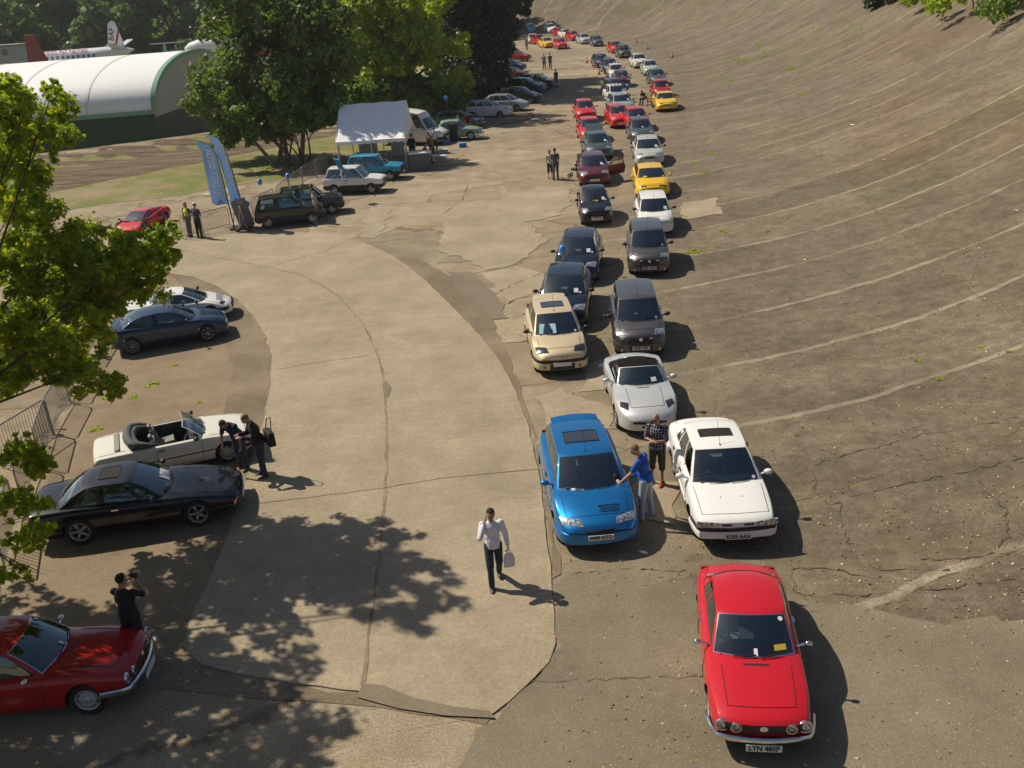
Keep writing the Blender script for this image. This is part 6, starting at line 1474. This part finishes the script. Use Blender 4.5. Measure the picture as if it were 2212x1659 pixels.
def carrier(pt,label,mat,s=1.,rz=0,d=.0):
    o=empty('carrier_bag',pt,R(rz));tag(o,label,'bag');mb=MB()
    G=[]
    for z,w_,t in((-.12,.05,.01),(-.17,.10,.03),(-.30,.135,.05),(-.45,.14,.055),(-.50,.13,.04),(-.51,.02,.005)):
        G.append([(w_*s*math.cos(a)+.012*math.sin(3*a+z*20),(t+.0)*s*math.sin(a),z*s) for a in np.linspace(0,2*math.pi,15)[:-1]])
    mb.grid(G,close_v=True);mb.build('bag',mat,o)
    mb=MB();[mb.tube([(x*.9*s,0,-.15*s),(x*.4*s,0,-.06*s),(0,0,-.02),(0,0,.0)],.009,5) for x in(.07,-.07)];mb.build('handle',mat,o);return o
M_bag=simple('white_carrier_film',(.60,.63,.68),.35)
carrier(J['wrL']+Vector((.01,0,-.07)),'white carrier bag hanging from the hand of the walking man',M_bag,.82,15)
# pair between the blue and the white car
person((1396,1120),150,'man in blue t-shirt and pale jeans resting a hand on the blue car',(.012,.085,.40),(.38,.45,.50),0,1.80,near=True,lean=12,pitch=22,aL=((.45,.35,-.85),(.55,.30,-.55)),aR=((-.05,.22,-1),(-.05,.16,-1)),hair=(.20,.11,.05),shoes=(.40,.42,.44),turn=12,lL=((.10,.08,-1),(.02,.03,-1)),lR=((-.04,.10,-1),(-.12,.04,-1)),build=1.12)
person((1420,1046),-118,'man in checked shirt and brown shorts standing with folded arms',(.1,.1,.1),(.055,.045,.025),1,1.83,near=True,topmat=plaid(),sleeve='half',legs='knee',aL=((.30,.20,-.9),(.55,-.85,.05),(.35,-1,.05)),aR=((.30,.20,-.9),(.65,-.80,.18),(.45,-1,.1)),hairy=False,glasses=True,shoes=(.30,.02,.02),pitch=16,build=1.15)
# driver in the white saloon
tp=CAROBJ[2];M=tp.matrix_world
person(None,-92,'driver sitting in the white saloon with an elbow on the open window',(.02,.02,.022),(.02,.02,.025),1,1.72,pos=M@Vector((-.12,-.40,-.06)),near=False,aR=((.30,.62,-.55),(.55,-.15,.85)),aL=((.6,.1,-.8),(.9,0,.2)),lL=((1,.05,.05),(.35,0,-1)),lR=((1,.05,.05),(.35,0,-1)),lean=-14,pitch=12)
# two men by the black grand tourer
person((527,1014),-112,'man in navy polo shirt bending over the nose of the black car',(.012,.022,.055),(.03,.05,.09),1,1.76,near=True,lean=32,pitch=28,aR=((.30,.12,-1),(.10,.02,-1)),aL=((.05,.25,-1),(.10,.05,-1)),hair=(.05,.035,.025),grip='L',build=1.1,lR=((.0,.06,-1),(-.12,.02,-1)))
o,J,hd=person((572,1028),-150,'grey haired man in dark jacket holding a camera with a shoulder bag',(.012,.012,.014),(.022,.032,.06),0,1.78,near=True,lean=10,pitch=26,sleeve='long',aL=((.30,.15,-.9),(.85,-.30,.25)),aR=((.30,.15,-.9),(.85,-.35,.25)),hair=(.16,.12,.08),build=1.12,lL=((.08,.08,-1),(-.05,.03,-1)))
mb=MB();sb=empty('shoulder_bag',J['hipL']+Vector((.24,.05,.10)),R(-60));tag(sb,'large black shoulder bag hanging beside the grey haired man','bag');mb.box((0,0,0),(.44,.16,.34),taper=.92);mb.build('bag',simple('black_bag_cloth',(.014,.014,.016),.8,noise=20),sb,smooth=False)
mb=MB();mb.tube([(-.2,0,.16),(-.16,.05,.42),(.0,.10,.50),(.16,.05,.42),(.2,0,.16)],.014,5);mb.build('strap',M_blk,sb)
cb=empty('camera',J['wrR'].lerp(J['wrL'],.5)+Vector((-.06,-.05,.03)),R(-150));tag(cb,'small silver camera in the hands of the man in the dark jacket','camera');mb=MB();mb.box((0,0,0),(.03,.10,.06));mb.build('body',M_alloy,cb,smooth=False);mb=MB();mb.lathe([(.022,0),(.022,.03),(0,.031)],14,'x',(.015,0,0));mb.build('lens',M_blk,cb)
carrier(at(543,985)+Vector((.05,-.1,.95)),'crumpled white carrier bag between the two men at the black car',M_bag,.95,60)
# photographer beside the dark red coupe
o,J,hd=person(None,78,'man in black t-shirt photographing from behind the dark red coupe',(.010,.010,.011),(.015,.016,.02),1,1.78,near=True,pos=at(266,1338,1.02)*1.0-Vector((0,-.25,1.02)),aR=((.6,.35,-.55),(.30,-.52,.55)),aL=((.6,.35,-.55),(.30,-.52,.55)),hair=(.012,.010,.010),build=1.12,grip='LR',turn=-12,pitch=2)
cb=empty('compact_camera',(J['wrL']+J['wrR'])*.5+Vector((.03,.07,.10)),R(78));tag(cb,'black camera held up by the man in the black t-shirt','camera');mb=MB();mb.box((0,0,0),(.04,.12,.08));mb.build('body',M_blk,cb,smooth=False);mb=MB();mb.lathe([(.03,0),(.03,.05),(0,.051)],14,'x',(.02,0,0));mb.build('lens',M_blk,cb)
# people at the gate
person((413,511),-120,'woman in yellow hi-vis waistcoat standing by the barriers',(.03,.03,.035),(.02,.022,.028),0,1.70,vest=(.50,.68,.03),female=True,hair=(.20,.09,.04),sleeve='long',lL=((.12,.05,-1),(.0,.0,-1)))
person((433,516),60,'man in dark shirt and white cap with hands on hips',(.035,.04,.05),(.012,.012,.014),0,1.78,hat=(.75,.75,.73),aL=((-.12,.62,-.75),(.15,-.75,-.45)),aR=((-.12,.62,-.75),(.15,-.75,-.45)),build=1.1)
person((528,502),15,'woman in grey dress walking past the flags with a balloon',(.10,.12,.15),None,0,1.66,female=True,sleeve='none',lL=((.35,.0,-1),(.15,0,-1)),lR=((-.15,0,-1),(-.75,0,-.75)),hair=(.22,.12,.05),aL=((.2,.1,-1),(.2,0,-1)))
person((688,481),-150,'man in grey t-shirt and shorts stepping beside the dark hatchback',(.30,.31,.29),(.10,.10,.075),0,1.78,legs='shorts',lean=6,pitch=20,hair=(.10,.08,.06),lL=((.12,.02,-1),(.12,0,-1)),lR=((-.12,.05,-1),(-.45,0,-1)),shoes=(.35,.3,.25))
person((1189,386),-65,'woman in white top and black trousers chatting beside a taller man',(.62,.62,.62),(.015,.015,.018),1,1.62,female=True,sleeve='none',hair=(.03,.018,.012),legs='knee')
person((1201,389),105,'tall man in grey t-shirt and grey trousers chatting on the paddock',(.10,.10,.105),(.085,.085,.085),1,1.78,hair=(.015,.012,.01),aL=((.25,.15,-.9),(.8,-.3,.1)))
person((1176,150),-100,'man in pale blue shirt with rucksack straps in the tree shade',(.22,.28,.36),(.012,.013,.018),1,1.78);person((1189,149),70,'man in dark clothes with back turned in the tree shade',(.02,.022,.026),(.02,.02,.024),1,1.78)
person((1202,189),120,'man in blue shirt and dark trousers beside the dark boxy saloon',(.03,.09,.16),(.025,.025,.03),0,1.78,hair=(.2,.15,.1),pitch=15)
person((991,300),-40,'man in pale patterned shirt and black trousers at the green classic',(.28,.27,.28),(.012,.012,.014),1,1.76,aL=((.3,.1,-.9),(.5,-.3,-.7)),pitch=18);person((1013,294),100,'man in dark red shirt and beige trousers at the green classic',(.07,.010,.012),(.26,.23,.19),1,1.80,hair=(.02,.015,.01))
person((893,349),80,'man in black t-shirt standing under the marquee edge',(.014,.014,.016),(.015,.016,.02),0,1.78,hair=(.03,.02,.015));person((941,331),-70,'man in white t-shirt standing behind the seated group',(.65,.65,.65),(.03,.03,.035),2,1.78,hair=(.01,.01,.01));person((934,339),-120,'woman in pink top leaning over the seated group',(.45,.25,.24),(.03,.035,.03),0,1.66,female=True,lean=18,hair=(.03,.02,.015))
SIT=((1,.08,-.05),(.15,0,-1))
person((917,353),-20,'person in red and white top sitting before the marquee',(.40,.05,.06),(.03,.04,.07),0,1.70,lL=SIT,lR=SIT,aL=((.5,.1,-.8),(.9,-.2,.1)),lean=12,hair=(.02,.015,.01))
person((1392,226),-130,'man in black sitting and looking down beside the red chair',(.012,.012,.013),(.014,.014,.016),0,1.76,lL=SIT,lR=SIT,lean=26,pitch=24,aL=((.4,.1,-.9),(.8,-.35,-.2)),aR=((.4,.1,-.9),(.8,-.35,-.2)))
person((1252,384),60,'person in black stooping at the far side of the maroon hatchback',(.012,.012,.014),(.012,.012,.014),1,1.68,lean=38,pitch=20,aR=((.5,.1,-.8),(.5,0,-.8)))
person((1138,108),-80,'distant person in tan top at the edge of the dark trees',(.35,.25,.12),(.02,.03,.06),0,1.74)
person((172,765),-60,'person half hidden by leaves behind the crowd barriers',(.10,.05,.06),(.03,.035,.05),1,1.74)
# pushchair by the maroon car
o=empty('pushchair',at(1243,383),R(160));tag(o,'small black pushchair beside the maroon hatchback','pushchair')
for x,y in((.3,.2),(.3,-.2),(-.3,.22),(-.3,-.22)):
    mb=MB();mb.lathe([(.05,-.02),(.11,-.02),(.12,0),(.11,.02),(.05,.02)],12,'y',(x,y,.12));mb.build('wheel',M_tyre,o)
mb=MB();[mb.tube([(.3,y,.12),(0,y,.5),(-.45,y,1.0)],.013,6) for y in(.2,-.2)];[mb.tube([(-.3,y,.12),(.05,y,.6)],.013,6) for y in(.2,-.2)];mb.tube([(-.45,.2,1.),(-.45,-.2,1.)],.016,6);mb.build('frame',M_alloy,o)
mb=MB();mb.box((.0,0,.45),(.4,.36,.08),(0,R(-10),0));mb.box((-.2,0,.7),(.07,.36,.5),(0,R(-25),0));mb.build('seat',M_blk,o,smooth=False)
# open door of the maroon hatchback and open tailgate of the car behind
mo=CAROBJ[10];s=SP['hatch'];mb=MB();a=R(112)
hin=Vector((.78,s.ws(.78)+.02,0));dd=Vector((-math.cos(R(62)),math.sin(R(62)),0));nn=Vector((dd.y,-dd.x,0))
def dpt(u,z,t):return hin+dd*u+nn*t+Vector((0,0,z))
prof=[(0,.32),(0,.92),(.98,.95),(1.08,.75),(1.0,.40)]
P=[dpt(u,z,.03) for u,z in prof]+[dpt(u,z,-.03) for u,z in prof];mb.add(P,[(0,1,2,3,4),(9,8,7,6,5)]+[(i,(i+1)%5,5+(i+1)%5,5+i) for i in range(5)])
d_=mb.build('door',PAINTS['maroon'],mo,smooth=False);mb=MB();mb.tube([dpt(.02,.93,0),dpt(.45,1.32,0),dpt(.85,1.34,0),dpt(.99,.95,0)],.025,7);mb.build('window_frame',M_blk,d_)
mb=MB();mb.add([dpt(.06,.95,0),dpt(.46,1.30,0),dpt(.84,1.32,0),dpt(.96,.96,0)],[(0,1,2,3)]);mb.build('door_glass',M_glass,d_,smooth=False)
to=CAROBJ[11];mb=MB();mb.grid([[(-1.55-.75*t,y,1.38+.42*t-.15*t*t) for y in np.linspace(-.55,.55,5)] for t in np.linspace(0,1,5)]);t_=mb.build('tailgate',PAINTS['grn2'],to);
# spare seats rack on the grey boxy car
go=CAROBJ[[i for i,c_ in enumerate(cars) if 'spare seats' in c_[4]][0]]
mb=MB();[mb.tube([(x,-.55,1.50),(x,.55,1.50)],.02,6) for x in(-.9,-.4,.1)];mb.build('roof_rack',M_alloy,go)
# round tail balloon string cars keep their own; roof lamps on the white hatchback
wo=CAROBJ[[i for i,c_ in enumerate(cars) if 'roof lamps' in c_[4] and c_[3]=='white'][0]]
for y in(-.42,-.14,.14,.42):
    mb=MB();mb.lathe([(0,.05),(.07,.04),(.085,.0),(.05,-.05)],12,'x',(.30,y,1.50));mb.build('roof_lamp',simple('lamp_cream',(.8,.75,.6),.3),wo)
# ---------------------------------------------------------------- summer haze over the whole place
hm=bpy.data.materials.new('haze');hm.use_nodes=True;nt=hm.node_tree;nt.nodes.remove(nt.nodes['Principled BSDF'])
pv=nt.nodes.new('ShaderNodeVolumePrincipled');pv.inputs['Color'].default_value=(.86,.90,.95,1);pv.inputs['Density'].default_value=.00025;pv.inputs['Anisotropy'].default_value=.25
nt.links.new(pv.outputs[0],nt.nodes['Material Output'].inputs['Volume'])
mb=MB();mb.box((0,190,14),(1900-40,2640/1.0*.0+1720,50));hz=mb.build('haze',hm,smooth=False);tag(hz,kind='stuff')
zmin=min((o.matrix_world@Vector(c)).z for o in C.objects if o.type=='MESH' and o.name.startswith(('ground','grass_field','banking')) for c in o.bound_box)
hz.scale=(1,1,1);hz.location=(0,480,0)
for v in hz.data.vertices:v.co.z=(zmin-1) if v.co.z<14 else 34
